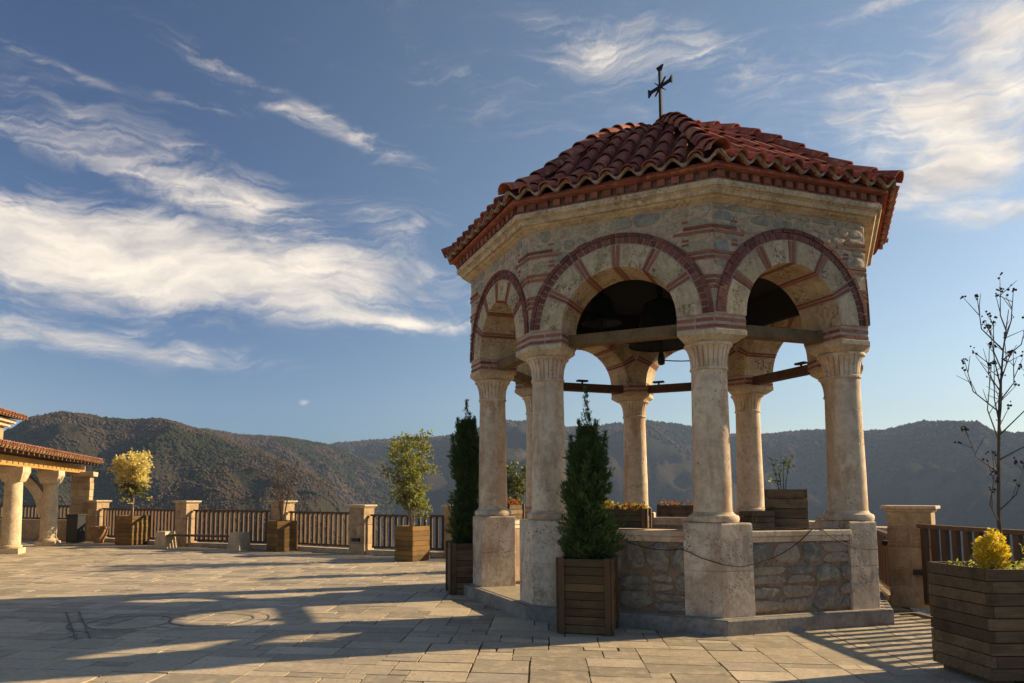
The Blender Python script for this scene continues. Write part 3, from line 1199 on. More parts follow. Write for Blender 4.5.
def tile_piece(mb, p0, p1, side, up, r0, r1, th=.014, inv=False, n=6, tn=None):
    """half barrel from p0 (low end) to p1 (high end)"""
    vs = []
    tn = random.random() if tn is None else tn
    for p, r in ((p0, r0), (p1, r1)):
        for rr in (r, r - th):
            for i in range(n + 1):
                a = PI * i / n
                off_ = side * (math.cos(a) * rr) + up * ((-1 if inv else 1) * math.sin(a) * rr)
                vs.append(p + off_)
    k = n + 1
    fs = []
    for i in range(n):
        fs.append((i, i + 1, 2 * k + i + 1, 2 * k + i))
        fs.append((k + i, 3 * k + i, 3 * k + i + 1, k + i + 1))
        fs.append((i, k + i, k + i + 1, i + 1))
    mb.add(vs, fs, tn)


def roof_faces():
    random.seed(21)
    mb = MB(); wave = MB(); hip = MB()
    for fa in PFAC:
        n = Vector((math.cos(fa), math.sin(fa), 0)); s = Vector((-math.sin(fa), math.cos(fa), 0))
        nrow = 10
        hw = 3.49 * S8
        sp_ = 2 * hw / nrow
        for k in range(nrow + 1):
            for inv in (False, True):
                if inv and k == nrow: continue
                u = -hw + sp_ * (k + (.5 if inv else 0))
                if not inv and k in (0, nrow): continue
                r = 3.545 if not inv else 3.51
                rmin = abs(u) / S8 + .03
                first = True
                while r > rmin + .05:
                    r2 = max(rmin, r - .36)
                    pa = n * (r * C8) + s * u + Vector((0, 0, zr(r)))
                    pb = n * (r2 * C8) + s * u + Vector((0, 0, zr(r2)))
                    d = (pb - pa).normalized()
                    up = s.cross(d); up = up if up.z > 0 else -up
                    if inv:
                        lift0, lift1 = .045, .03
                        tile_piece(mb, pa + up * lift0, pb + d * .03 + up * lift1, s, up, .085, .075, inv=True, n=5, tn=random.uniform(0, .3))
                    else:
                        j = random.uniform(-.012, .012)
                        tile_piece(mb, pa + up * (.030) + s * j, pb + d * .05 + up * (.006) + s * j, s, up, .095, .078, n=7)
                    r = r2
        # wavy mortar edge under the first tiles
        m_ = 120
        vs, fs = [], []
        hwE = 3.525 * S8
        for i in range(m_ + 1):
            u = -hwE + 2 * hwE * i / m_
            ph = (u / sp_ - round(u / sp_)) if nrow % 2 == 0 else (u / sp_)
            c = math.cos(2 * PI * u / sp_ + (0 if nrow % 2 == 0 else PI))
            zz = zr(3.52) + .026 + .050 * c
            for dz in (-.017, .017):
                for dr in (-.03, .018):
                    vs.append(n * ((3.52 + dr) * C8) + s * u + Vector((0, 0, zz + dz)))
        for i in range(m_):
            b0, b1 = i * 4, i * 4 + 4
            fs += [(b0, b1, b1 + 1, b0 + 1), (b0 + 2, b0 + 3, b1 + 3, b1 + 2), (b0, b0 + 2, b1 + 2, b1), (b0 + 1, b1 + 1, b1 + 3, b0 + 3)]
        wave.add(vs, fs)
    for ca in PCOR:
        n = Vector((math.cos(ca), math.sin(ca), 0)); s = Vector((-math.sin(ca), math.cos(ca), 0))
        r = 3.55
        while r > .12:
            r2 = max(.05, r - .31)
            pa = n * r + Vector((0, 0, zr(r) + .055)); pb = n * r2 + Vector((0, 0, zr(r2) + .055))
            d = (pb - pa).normalized(); up = s.cross(d); up = up if up.z > 0 else -up
            tile_piece(hip, pa + up * .03, pb + d * .05, s, up, .128, .105, n=8)
            r = r2
    mb.build('barrel_tiles', M['tile'], roof, smooth='auto', fix=False)
    wave.build('eave_mortar', M['eave_mortar'], roof, smooth='auto')
    hip.build('hip_tiles', M['tile'], roof, smooth='auto', fix=False)
    cap = MB()
    cap.lathe([(.16, 7.50), (.19, 7.56), (.15, 7.63), (.07, 7.69), (.03, 7.75)], 16)
    cap.build('roof_cap', M['tile'], roof, smooth='auto')


roof_faces()

# cross on the roof
mb = MB()
zc = 8.48
ca = Vector((.50, -.866, 0)).normalized()
cn = Vector((ca.y, -ca.x, 0))


def bar(p, d, L, w0, w1, perp, th=.035):
    a = p; b_ = p + d * L
    vs = []
    for q, wd in ((a, w0), (b_, w1)):
        for s1 in (-1, 1):
            for s2 in (-1, 1):
                vs.append(q + perp * (s1 * wd / 2) + cn * (s2 * th / 2))
    mb.add(vs, [(0, 1, 3, 2), (4, 6, 7, 5), (0, 4, 5, 1), (2, 3, 7, 6), (0, 2, 6, 4), (1, 5, 7, 3)])


O = Vector((.09, 0, zc)); Z = Vector((0, 0, 1))
bar(Vector((.09, 0, 7.64)), Z, .24, .03, .03, ca)
bar(O, -Z, .64, .045, .055, ca, .036)
bar(O - Z * .60, -Z, .05, .05, .12, ca, .03)
for d, pp, L in ((Z, ca, .36), (ca, Z, .27), (-ca, Z, .27)):
    bar(O, d, L * .8, .04, .05, pp, .034)
    bar(O + d * L * .75, d, L * .25, .05, .15, pp, .030)
for s1 in (-1, 1):
    for s2 in (-1, 1):
        bar(O, (ca * s1 + Z * s2).normalized(), .17, .03, .008, (ca * s1 - Z * s2).normalized(), .026)
mb.build('cross', M['iron'], pav)


# bells
def bell(name, label, x, y, zm, R0, H, group=None):
    t_ = thing(name, label, 'bell', (x, y, zm), 0, group)
    mb = MB()
    k = R0
    prof = [(k, 0), (k * 1.0, .03), (k * .93, H * .08), (k * .80, H * .2), (k * .68, H * .4), (k * .61, H * .6), (k * .57, H * .78), (k * .50, H * .9), (k * .30, H * .98), (k * .05, H)]
    inner = [(k * .05, H * .95), (k * .45, H * .84), (k * .55, H * .6), (k * .72, H * .2), (k * .9, .02)]
    mb.lathe(prof, 40, cap=False)
    mb.lathe(inner[::-1], 40, cap=False)
    mb.build('bell_body', M['bronze'], t_, smooth='auto', fix=False)
    mb = MB()
    mb.tube([(0, 0, H * .9), (0, 0, -.10)], .022, 8)
    mb.lathe([(.02, -.32), (.055, -.30), (.06, -.22), (.045, -.14), (.02, -.08)], 12)
    mb.build('clapper', M['iron'], t_)
    mb = MB()
    mb.tube([(0, 0, H * .98), (0, 0, 5.14 - zm)], .05, 8)
    mb.build('hanger', M['iron'], t_)
    return t_


bell('church_bell', 'large dark bronze bell hanging in the middle of the pavilion', CX + .02, CY + .1, 4.06, .52, .78)
bell('church_bell', 'smaller bronze bell hanging left of the large bell', CX - .95, CY + .1, 4.42, .32, .48)
mb = MB()
p0 = Vector((CX + .03, CY, 3.80)); p1 = Vector((5.35, 13.2, 4.55))
mb.tube([p0.lerp(p1, i / 10) + Vector((0, 0, -.18 * math.sin(PI * i / 10))) for i in range(11)], .010, 5)
tag(mb.build('bell_rope', M['cable']), 'thin rope running from the bell clapper up to the back arch', 'rope')


# little floodlights standing on the rear beams
def floodlight(x, y, z, rz, label):
    o = thing('floodlight', label, 'floodlight', (x, y, z), rz, 'floodlights on the tie beams')
    mb = MB(); mb.box((0, 0, .06), (.22, .10, .035)); mb.build('lamp_head', M['black_plastic'], o, bevel=.006)
    mb = MB(); mb.tube([(0, 0, 0), (0, 0, .05)], .02, 8); mb.build('bracket', M['black_plastic'], o)


for (fa, u, lab) in ((108.3, .12, 'small black floodlight on the back beam left of the rear column'), (63.3, .55, 'small black floodlight on the back beam beside the front middle column'),
                     (18.3, -.35, 'small black floodlight on the right hand tie beam')):
    a = R_(fa); 
    floodlight(CX + 2.5 * math.cos(a) - u * math.sin(a), CY + 2.5 * math.sin(a) + u * math.cos(a), 3.775, a + PI / 2, lab)


# cable swagged along the parapet
def swag(pts_pix, apo_pts):
    pass


def fpt(fdeg, u, a, z):
    f = R_(fdeg)
    return Vector((CX + a * math.cos(f) - u * math.sin(f), CY + a * math.sin(f) + u * math.cos(f), z))


mb = MB()


def hang(a, b_, sag, n=12):
    pts = []
    for i in range(n + 1):
        q = i / n
        pts.append(a.lerp(b_, q) - Vector((0, 0, sag * 4 * q * (1 - q))))
    return pts


F1, F2 = -116.7, -71.7
vC = Vector((CX + 3.115 * math.cos(PCOR[6]), CY + 3.115 * math.sin(PCOR[6]), .80))
cur = hang(fpt(F1, -.2, 2.885, 1.19), fpt(F1, .73, 2.885, .97), .10)
cur += [fpt(F1, .95, 2.885, .87), vC, fpt(F2, -.95, 2.885, .77), fpt(F2, -.74, 2.885, .80)]
cur += hang(fpt(F2, -.70, 2.885, .82), fpt(F2, .12, 2.885, 1.19), .07)[1:]
cur += [fpt(F2, .16, 2.72, 1.195), fpt(F2, .3, 2.885, 1.18)]
cur += hang(fpt(F2, .35, 2.885, 1.13), fpt(F2, 1.15, 2.885, .93), .06)
mb.tube(cur, .0058, 6)
cur = hang(fpt(F1, -.7, 2.885, 1.14), fpt(F1, -.12, 2.885, 1.19), .06)
mb.tube(cur, .0058, 6)
mb.tube([fpt(F1, -.3, 2.885, 1.17), fpt(F1, -.38, 2.87, .95), fpt(F1, -.5, 2.84, .75)], .0058, 6)
tag(mb.build('power_cable', M['cable']), 'thin dark cable draped along the parapet and around the pedestals', 'cable')


# ------------------------------------------------------------------ planters
def planter(name, label, loc, rz, wx, wy, h, mat, rows, posts=True, group='wooden planters', bat=.07, taper=0.0, feet=False):
    o = thing(name, label, 'planter', loc, rz, group)
    th = .035
    z0 = .06 if feet else .015
    rh = (h - z0) / rows
    for (nx, ny) in ((1, 0), (-1, 0), (0, 1), (0, -1)):
        mb = MB()
        for k in range(rows):
            z = z0 + rh * (k + .5)
            jut = random.uniform(-.004, .004)
            if nx:
                mb.box((nx * (wx / 2 - th / 2 + jut), 0, z), (th, wy - (.0 if (k % 2) and not posts else 2 * th + .004), rh - .006))
            else:
                mb.box((0, ny * (wy / 2 - th / 2 + jut), z), (wx - (2 * th + .004 if (k % 2) or posts else .0), th, rh - .006))
        mb.build('panel', mat, o, bevel=.004)
    if posts:
        for sx in (-1, 1):
            for sy in (-1, 1):
                mb = MB()
                mb.box((sx * (wx / 2 + .012), sy * (wy / 2 - bat / 2 + .010), h / 2 + .01), (.026, bat, h))
                mb.box((sx * (wx / 2 - bat / 2 - .004), sy * (wy / 2 + .012), h / 2 + .01), (bat, .026, h))
                mb.build('corner_post', M['post'] if mat != M['plank_yellow'] else mat, o, bevel=.004)
    if feet:
        for sx in (-.38, 0, .38):
            mb = MB(); mb.box((sx * wx, 0, .03), (.09, wy * .96, .056)); mb.build('foot', mat, o)
    mb = MB(); mb.box((0, 0, h - .10), (wx - 2 * th - .01, wy - 2 * th - .01, .06)); mb.build('soil', M['soil'], o)
    return o


def leaf(mb, p, d, size, wd, tn=None):
    """one small folded leaf"""
    d = d.normalized()
    s = d.cross(Vector((random.uniform(-1, 1), random.uniform(-1, 1), random.uniform(-1, 1))))
    if s.length < 1e-3: s = Vector((1, 0, 0))
    s.normalize()
    a = p + d * size * .5
    mb.add([p, a + s * wd * .5, p + d * size, a - s * wd * .5], [(0, 1, 2, 3)], tn)


def rvec():
    while True:
        q = Vector((random.uniform(-1, 1), random.uniform(-1, 1), random.uniform(-1, 1)))
        if .05 < q.length < 1: return q.normalized()


def conifer(name, label, loc, z0, H, prof, lean=(0, 0), n=9000, seed=1, spires=()):
    """prof: list of (t, radius)"""
    random.seed(seed)
    o = thing(name, label, 'conifer', loc, 0)
    mb = MB()
    mb.tube([(0, 0, z0 - .05), (lean[0] * .5, lean[1] * .5, z0 + H * .5), (lean[0], lean[1], z0 + H * .93)], [.03, .018, .005], 7)
    mb.build('trunk', M['bark'], o)
    T = [p[0] for p in prof]; Rr = [p[1] for p in prof]
    fo = MB()

    def sprig(P, out, ln, tn):
        d = (out + Vector((0, 0, random.uniform(.7, 1.6))) + rvec() * .45).normalized()
        for q in range(3):
            leaf(fo, P + rvec() * .014, (d + rvec() * .45).normalized(), ln * random.uniform(.6, 1.2), ln * .20, min(1, max(0, tn + random.uniform(-.2, .2))))
    nb = n // 20
    for i in range(nb):
        t = random.random() ** 1.15
        a = random.random() * 2 * PI
        rad = float(np.interp(t, T, Rr))
        lump = 1 + .55 * mnoise.noise(Vector((math.cos(a) * 1.4, math.sin(a) * 1.4, t * H * 2.6 + seed)))
        rad *= lump * random.uniform(.72, 1.10)
        if random.random() < .12: rad *= 1.22
        out = Vector((math.cos(a), math.sin(a), 0))
        base = Vector((lean[0] * t, lean[1] * t, z0 + t * H - rad * .35))
        tip = base + out * rad + Vector((0, 0, rad * random.uniform(.5, 1.0)))
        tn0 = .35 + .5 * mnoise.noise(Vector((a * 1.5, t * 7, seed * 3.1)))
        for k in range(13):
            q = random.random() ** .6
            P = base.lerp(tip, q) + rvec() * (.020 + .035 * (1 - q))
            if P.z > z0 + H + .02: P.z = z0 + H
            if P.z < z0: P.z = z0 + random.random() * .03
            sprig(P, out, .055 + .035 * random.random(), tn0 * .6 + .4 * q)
    for (sx, sy, zb, hh) in spires:
        for k in range(130):
            q = random.random()
            P = Vector((sx * (1 + .15 * q), sy, zb + hh * q)) + rvec() * (.060 * (1.02 - q) ** .8)
            sprig(P, rvec() * .6, .055, random.random())
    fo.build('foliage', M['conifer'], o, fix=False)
    return o


def shrub(name, label, cat, loc, z0, H, spread, mat_leaf, mat_bark, stems=4, subs=9, lpt=7, ls=.07, lw=.035, seed=1, crown0=.3, bare=False, twigs=0, shape=None, trunk=None, mat_under=None, sr=1.0):
    random.seed(seed)
    o = thing(name, label, cat, loc, 0)
    wd, lf, lu = MB(), MB(), MB()
    starts = []
    if trunk:
        wd.tube([(0, 0, z0 - .05), (0.01, 0, z0 + trunk)], [.035, .028], 8)
        zs = z0 + trunk
    else:
        zs = z0 - .05
    for s in range(stems):
        a = 2 * PI * s / stems + random.uniform(-.4, .4)
        out = Vector((math.cos(a), math.sin(a), 0))
        top = Vector((0, 0, zs)) + out * spread * random.uniform(.35, .8) + Vector((0, 0, (z0 + H - zs) * random.uniform(.72, .95)))
        p0 = Vector((out.x * .03, out.y * .03, zs))
        mid = p0.lerp(top, .5) + out * spread * -.12 + rvec() * spread * .06
        path = []
        for i in range(9):
            q = i / 8
            path.append(p0 * (1 - q) ** 2 + mid * 2 * q * (1 - q) + top * q * q)
        wd.tube(path, [sr * (.020 * (1 - .85 * i / 8) + .003) for i in range(9)], 6)
        for k in range(subs):
            q = crown0 + (1 - crown0) * random.random()
            f = q * 8; i0 = min(7, int(f)); P = path[i0].lerp(path[i0 + 1], f - i0)
            d = (rvec() + Vector((0, 0, .75)) + out * .3).normalized()
            L = spread * random.uniform(.35, .75) * (1.15 - .5 * q)
            e = P + d * L
            if shape: e = shape(e, z0, H, spread)
            m1 = P.lerp(e, .5) + rvec() * L * .1
            wd.tube([P, m1, e], [.007, .005, .002], 4)
            for tw in range(twigs):
                b0 = P.lerp(e, random.uniform(.2, 1)); e2 = b0 + (d + rvec() * .8 + Vector((0, 0, .3))).normalized() * L * random.uniform(.3, .6)
                wd.tube([b0, e2], [.0035, .0015], 3)
                if not bare:
                    for _ in range(lpt):
                        leaf(lf, b0.lerp(e2, random.random()) + rvec() * .02, rvec() + Vector((0, 0, .3)), ls * random.uniform(.6, 1.2), lw)
            if not bare:
                for _ in range(lpt * 3):
                    PP = P.lerp(e, random.random() ** .6) + rvec() * ls * .9
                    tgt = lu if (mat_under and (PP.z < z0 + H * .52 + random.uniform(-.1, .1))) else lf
                    leaf(tgt, PP, rvec() + Vector((0, 0, .3)), ls * random.uniform(.6, 1.2), lw)
    wd.build('branches', mat_bark, o, fix=False)
    if not bare:
        lf.build('leaves', mat_leaf, o, fix=False)
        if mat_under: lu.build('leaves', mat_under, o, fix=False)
    return o


# centre planter and conifer
pc = gpt(592, 619)
planter('planter_box', 'dark wooden planter in front of the pavilion parapet with the nearest conifer', (1.56, 8.85, 0), R_(-18), .61, .56, .87, M['plank'], 9)
conifer('conifer_shrub', 'tall dark green conifer in the wooden planter before the parapet', (1.56, 8.85, 0), .80, 1.58,
        [(0, .26), (.1, .34), (.22, .33), (.33, .21), (.42, .28), (.55, .26), (.7, .20), (.85, .13), (1, .04)], (.02, 0), 19000, 4,
        spires=((.21, 0, 1.85, .52), (-.15, .05, 1.9, .42), (.01, 0, 2.2, .70), (.10, -.1, 2.05, .45), (-.07, 0, 2.1, .40), (.05, .05, 2.15, .45)))
# left conifer
planter('planter_box', 'dark wooden planter just left of the pavilion entrance pedestal', (.17, 12.30, 0), R_(8), .62, .60, .83, M['plank_old'], 9)
conifer('conifer_shrub', 'dark slender conifer in the planter left of the pavilion', (.14, 12.30, 0), .78, 2.05,
        [(0, .24), (.1, .27), (.3, .26), (.44, .14), (.52, .23), (.7, .23), (.85, .18), (1, .07)], (.03, 0), 17000, 9,
        spires=((.01, 0, 2.6, .62), (.13, 0, 2.5, .42), (-.12, 0, 2.5, .40), (.06, .1, 2.6, .4), (-.20, 0, 2.2, .4), (.21, 0, 2.2, .4)))
# shrub behind the pavilion seen between the columns
px_, py_ = -.0, 0
shrub('leafy_shrub', 'dark leafy shrub seen behind the pavilion between its left columns', 'shrub', (1.25, 15.9, 0), .5, 1.95, .34, M['under_leaf'], M['bark'], 4, 12, 9, .09, .05, 12)
planter('planter_box', 'wooden planter half hidden behind the left pavilion columns', (1.25, 15.9, 0), R_(20), .6, .6, .8, M['plank'], 8)
# green tree planter
planter('planter_box', 'honey coloured wooden planter holding the olive green tree by the fence', (-1.13, 18.35, 0), R_(50), .62, .62, .86, M['plank_yellow'], 7, posts=False)
shrub('leafy_tree', 'multi stemmed olive green tree in the planter by the fence', 'tree', (-1.13, 18.35, 0), .82, 2.42, .80, M['olive'], M['pale_bark'], 8, 20, 7, .085, .045, 31, crown0=.16, twigs=2)
# bare shrub planter
planter('planter_box', 'honey coloured wooden planter holding the leafless shrub', (-5.13, 21.5, 0), R_(40), .66, .66, .88, M['plank_yellow'], 7, posts=False)
shrub('bare_shrub', 'leafless twiggy brown shrub in a planter by the fence pillar', 'shrub', (-5.13, 21.5, 0), .85, 1.85, .55, M['olive'], M['dark_twig'], 6, 16, 5, .05, .02, 17, bare=True, twigs=5)
# yellow topiary
planter('planter_box', 'tapered honey wooden planter under the golden round headed tree', (-10.75, 24.3, 0), R_(66), .74, .74, .96, M['plank_yellow'], 7, posts=False)
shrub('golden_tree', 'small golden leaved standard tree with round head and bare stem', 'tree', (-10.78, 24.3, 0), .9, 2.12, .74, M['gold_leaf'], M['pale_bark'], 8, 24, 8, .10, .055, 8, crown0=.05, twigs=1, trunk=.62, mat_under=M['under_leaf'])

# window boxes on the parapets
def window_box(label, fdeg, u, a, L, h, mat_l, n=160, seed=1, z=1.186):
    f = R_(fdeg)
    x = CX + a * math.cos(f) - u * math.sin(f); y = CY + a * math.sin(f) + u * math.cos(f)
    planter('flower_trough', label, (x, y, z), f + PI / 2, L, .24, h, M['plank_old'], 3, posts=True, bat=.045, group='flower troughs on the pavilion parapet')
    random.seed(seed)
    return x, y, f


def trough_plants(name, label, x, y, f, L, z, mats, n, seed, hh=.12):
    random.seed(seed)
    o = thing(name, label, 'plant', (x, y, z), f + PI / 2)
    for mt in mats:
        mb = MB()
        for _ in range(n):
            q = random.uniform(-L / 2, L / 2)
            leaf(mb, Vector((q, random.uniform(-.10, .10), random.uniform(-.02, hh * (.5 + .5 * mnoise.noise(Vector((q * 9, seed, 0))) + .2)))), rvec() + Vector((0, 0, .6)), .06, .035)
        mb.build('leaves', mt, o, fix=False)


x, y, f = window_box('dark wooden flower trough on the front parapet right of the near conifer', -116.7, -.02, 2.64, .60, .25, None)
trough_plants('trough_flowers', 'russet and yellow green plants in the trough on the front parapet', x, y, f, .56, 1.186 + .22, (M['red_leaf'], M['lime_leaf']), 170, 3)
x, y, f = window_box('dark wooden flower trough on the back parapet behind the front middle column', 63.3, .25, 2.64, .75, .24, None)
trough_plants('trough_flowers', 'dry russet plants in the trough on the back parapet', x, y, f, .7, 1.186 + .2, (M['red_leaf'],), 120, 4, .16)
x, y, f = window_box('wooden flower trough on the back left parapet between two columns', 153.3, .15, 2.64, .75, .26, None)
trough_plants('trough_flowers', 'orange brown plants in the trough on the back left parapet', x, y, f, .72, 1.186 + .22, (M['red_leaf'],), 220, 5, .18)
x, y, f = window_box('wooden flower trough on the parapet behind the near conifer', 108.3, .0, 2.64, .75, .24, None)
trough_plants('trough_flowers', 'russet plants in the trough behind the near conifer', x, y, f, .7, 1.186 + .2, (M['red_leaf'], M['lime_leaf']), 120, 6, .14)
# box with sapling on the right parapet
f = R_(-71.7)
bx, by = CX + 2.55 * math.cos(f) + .02 * math.sin(f) * -1, CY + 2.55 * math.sin(f) + .02 * math.cos(f)
bx2, by2 = fpt(-71.7, .13, 2.46, 0).x, fpt(-71.7, .13, 2.46, 0).y
planter('planter_box', 'square dark wooden planter standing on the right front parapet', (bx2, by2, 1.186), f + R_(48), .50, .50, .50, M['plank_old'], 4, posts=False, bat=.05)
shrub('small_sapling', 'small sapling with few yellow green leaves on the right front parapet', 'sapling', (bx2 - .04, by2, 1.186), .44, .50, .17, M['lime_leaf'], M['dark_twig'], 4, 5, 1, .05, .035, 5, crown0=.45, sr=.3)
x, y = fpt(-71.7, -.42, 2.56, 0).x, fpt(-71.7, -.42, 2.56, 0).y
planter('flower_trough', 'low dark wooden trough on the parapet left of the square planter', (x, y, 1.186), f + R_(90), .34, .24, .23, M['plank_old'], 3, posts=False, group='flower troughs on the pavilion parapet')

# big foreground planter
BX, BY = 5.02, 6.62
planter('planter_box', 'large weathered plank planter in the right foreground', (BX, BY, 0), R_(1.5), 1.12, .76, .985, M['plank_old'], 9, posts=False, feet=True)
random.seed(4)
o = thing('yellow_shrub', 'small bright yellow shrub in the large foreground planter', 'shrub', (4.66, 6.42, .92))
mb, wd = MB(), MB()
for k in range(26):
    d = (rvec() + Vector((0, 0, 1.2))).normalized(); wd.tube([(0, 0, 0), d * .22], [.004, .002], 4)
for _ in range(2600):
    q = rvec() * (random.random() ** .4)
    P = Vector((q.x * .135, q.y * .13, .19 + q.z * .18)) * (1 + .2 * mnoise.noise(q * 2))
    leaf(mb, P, rvec() + Vector((0, 0, .5)), .030, .018)
wd.build('branches', M['bark'], o, fix=False); mb.build('leaves', M['yellow_leaf'], o, fix=False)
o = thing('ground_cover', 'low trailing green sprigs along the edge of the foreground planter', 'plant', (BX, BY, .90))
mb = MB()
for _ in range(500):
    leaf(mb, Vector((random.uniform(-.5, .5), random.uniform(-.32, .32), random.uniform(0, .09))), rvec() + Vector((0, 0, .5)), .045, .018)
for _ in range(120):
    leaf(mb, Vector((.02 + random.uniform(-.06, .06), random.uniform(-.2, -.1), random.uniform(0.05, .30))), rvec() + Vector((0, 0, .5)), .04, .018)
mb.build('leaves', M['lime_leaf'], o, fix=False)


# thin sapling with seed pods
def sapling():
    random.seed(15)
    o = thing('bare_sapling', 'tall thin leafless sapling with dark seed pods in the foreground planter', 'tree', (5.12, 6.92, 0))
    wd, pods = MB(), MB()
    path = [Vector((0, 0, .85)), Vector((-.01, 0, 1.4)), Vector((.03, 0, 2.0)), Vector((.07, .0, 2.5)), Vector((.14, 0, 3.0)), Vector((.22, 0, 3.4))]
    wd.tube(path, [.019, .017, .014, .011, .007, .003], 8)

    def P(q):
        f = q * 5; i = min(4, int(f)); return path[i].lerp(path[i + 1], f - i)

    def cluster(c, n=9):
        for _ in range(n):
            q = c + rvec() * random.uniform(.008, .045)
            r = random.uniform(.007, .013)
            pods.lathe([(r * .3, -r), (r, -r * .3), (r * .8, r * .5), (.001, r)], 5, tuple(q))
    br = [(.18, -1, .5, .55), (.22, 1, .3, .5), (.34, -1, .42, .5), (.38, 1, .5, .5), (.45, -1, .55, .8), (.47, 1, .5, .7), (.52, -.6, .30, .65), (.56, -1, .6, .62), (.6, 1, .5, .6), (.64, -1, .45, .5),
          (.68, .8, .3, .55), (.72, -1, .28, .55), (.76, 1, .4, .5), (.80, -1, .62, .62), (.84, .6, .2, .6), (.9, -.9, .25, .45), (.66, -.2, .2, .7), (.5, .1, .25, .6)]
    for q, sg, sp_, up in br:
        s = P(q)
        dy = random.uniform(-.5, .5)
        e = s + Vector(((sg * .5 + .12) * sp_, dy * sp_, up * .86))
        m1 = s.lerp(e, .5) + Vector((sg * sp_ * .14, 0, -.06))
        wd.tube([s, m1, e], [.007, .005, .0025], 5)
        cluster(e, 7)
        for k in range(4):
            b0 = s.lerp(m1, random.random()) if k < 1 else m1.lerp(e, random.random())
            e2 = b0 + Vector((random.uniform(-.14, .14), random.uniform(-.1, .1), random.uniform(.05, .20)))
            wd.tube([b0, e2], [.004, .002], 4)
            if random.random() < .55: cluster(e2, random.randint(2, 5))
    wd.build('branches', M['dark_twig'], o, fix=False)
    tag(pods.build('seed_pods', M['pod'], o, fix=False), kind='stuff')


sapling()


# ------------------------------------------------------------------ fence pillars and fence
def pillar(label, x, y, rz, h=1.45, w_=.50):
    o = thing('stone_pillar', label, 'pillar', (x, y, 0), rz, 'stone pillars of the terrace fence')
    mb = MB()
    z = 0.0
    k = 0
    hh = [.30, .26, .30, .05, .24, .22]
    sc = (h - .09) / sum(hh)
    for q in hh:
        q *= sc
        if q < .08:
            mb.box((0, 0, z + q / 2), (w_ + .012, w_ + .012, q - .012), tone=0)
        else:
            for sx in (-1, 1):
                sgn = .5 + random.uniform(-.12, .12) if k % 2 else .5
                ww = w_ * (sgn if sx < 0 else 1 - sgn)
                cx = -w_ / 2 + ww / 2 if sx < 0 else w_ / 2 - ww / 2
                mb.box((cx, 0, z + q / 2), (ww - .006, w_ + random.uniform(-.012, .008), q - .008))
        z += q; k += 1
    mb.build('shaft', M['pillar'], o, bevel=.01)
    mb = MB(); mb.box((0, 0, h / 2 - .04), (w_ - .02, w_ - .02, h - .09)); mb.build('core', M['mortar'], o)
    mb = MB(); mb.box((0, 0, h - .067), (w_ + .05, w_ + .05, .035)); mb.box((0, 0, h - .025), (w_ + .13, w_ + .13, .05)); mb.build('cap', M['light_stone'], o, bevel=.012)
    return o


def fence(label, a, b_, step=.19, h0=.17, h1=1.17, bw=.085, trim=.30, t1=None):
    a, b_ = Vector(a), Vector(b_)
    d = (b_ - a); L = d.length; d /= L
    ang = math.atan2(d.y, d.x)
    o = thing('terrace_fence', label, 'fence', ((a.x + b_.x) / 2, (a.y + b_.y) / 2, 0), ang, 'timber fence sections of the terrace')
    t1 = trim if t1 is None else t1
    x0, x1 = -L / 2 + trim, L / 2 - t1
    for z, nm in ((h1 - .03, 'top_rail'), (h0 + .03, 'bottom_rail')):
        mb = MB(); mb.box(((x0 + x1) / 2, 0, z), (x1 - x0 + (.08 if nm == 'top_rail' else 0), .10 if nm == 'top_rail' else .05, .055)); mb.build(nm, M['rail'], o)
    n = max(2, round((x1 - x0) / step))
    b0 = None
    for k in range(n + 1):
        x = x0 + .05 + (x1 - x0 - .1) * k / n
        if b0 is None:
            mb = MB(); mb.box((0, 0, (h0 + h1) / 2 - .008), (bw * .8, .06, h1 - h0 - .09)); b0 = mb.build('baluster', M['rail'], o); b0.location = (x, 0, 0)
        else:
            c = b0.copy(); COL.objects.link(c); c.parent = o; c.location = (x, random.uniform(-.004, .004), 0)
    return o


def kerb(a, b_):
    a, b_ = Vector(a), Vector(b_)
    d = (b_ - a); L = d.length
    mb = MB()
    mb.box(((a.x + b_.x) / 2, (a.y + b_.y) / 2, .055), (L, .34, .13), math.atan2(d.y, d.x))
    tag(mb.build('kerb', M['light_stone'], bevel=.01), kind='structure')


random.seed(2)
PX = [((-12.9, 26.3), 'stone fence pillar beside the portico and terracotta urn', 1.45),
      ((-8.72, 23.6), 'stone fence pillar behind the stone bench', 1.45),
      ((-5.32, 22.3), 'stone fence pillar behind the leafless shrub', 1.46),
      ((-2.67, 20.45), 'stone fence pillar left of the olive green tree', 1.36),
      ((-.02, 19.3), 'stone fence pillar hidden behind the left conifer', 1.36),
      ((4.2, 17.6), 'stone fence pillar far behind the pavilion', 1.30),
      ((8.1, 14.4), 'stone fence pillar at the terrace corner behind the pavilion', 1.0)]
for (p, lab, h) in PX:
    pillar(lab, p[0], p[1], R_(-28), h, .50)
pr = pillar('broad weathered stone pillar near the right end of the pavilion', 6.68, 10.8, R_(-38), 1.46, .56)
FN = ['brown timber fence between the portico pillar and the bench pillar', 'brown timber fence between the bench pillar and leafless shrub', 'brown timber fence between the leafless shrub and olive tree',
      'brown timber fence behind the olive tree planter', 'brown timber fence behind the pavilion on its left', 'brown timber fence behind the pavilion on its right']
for i in range(6):
    a, b_ = PX[i][0], PX[i + 1][0]
    fence(FN[i], a, b_, trim=.34, h1=[1.18, 1.17, 1.15, 1.10, 1.0, .95][i])
    kerb(a, b_)
ax, bx_ = (-13.2, 26.5), (-20.6, 29.6)
lw = MB(); dd = Vector(bx_) - Vector(ax)
lw.box(((ax[0] + bx_[0]) / 2, (ax[1] + bx_[1]) / 2, .36), (dd.length, .30, .72), math.atan2(dd.y, dd.x))
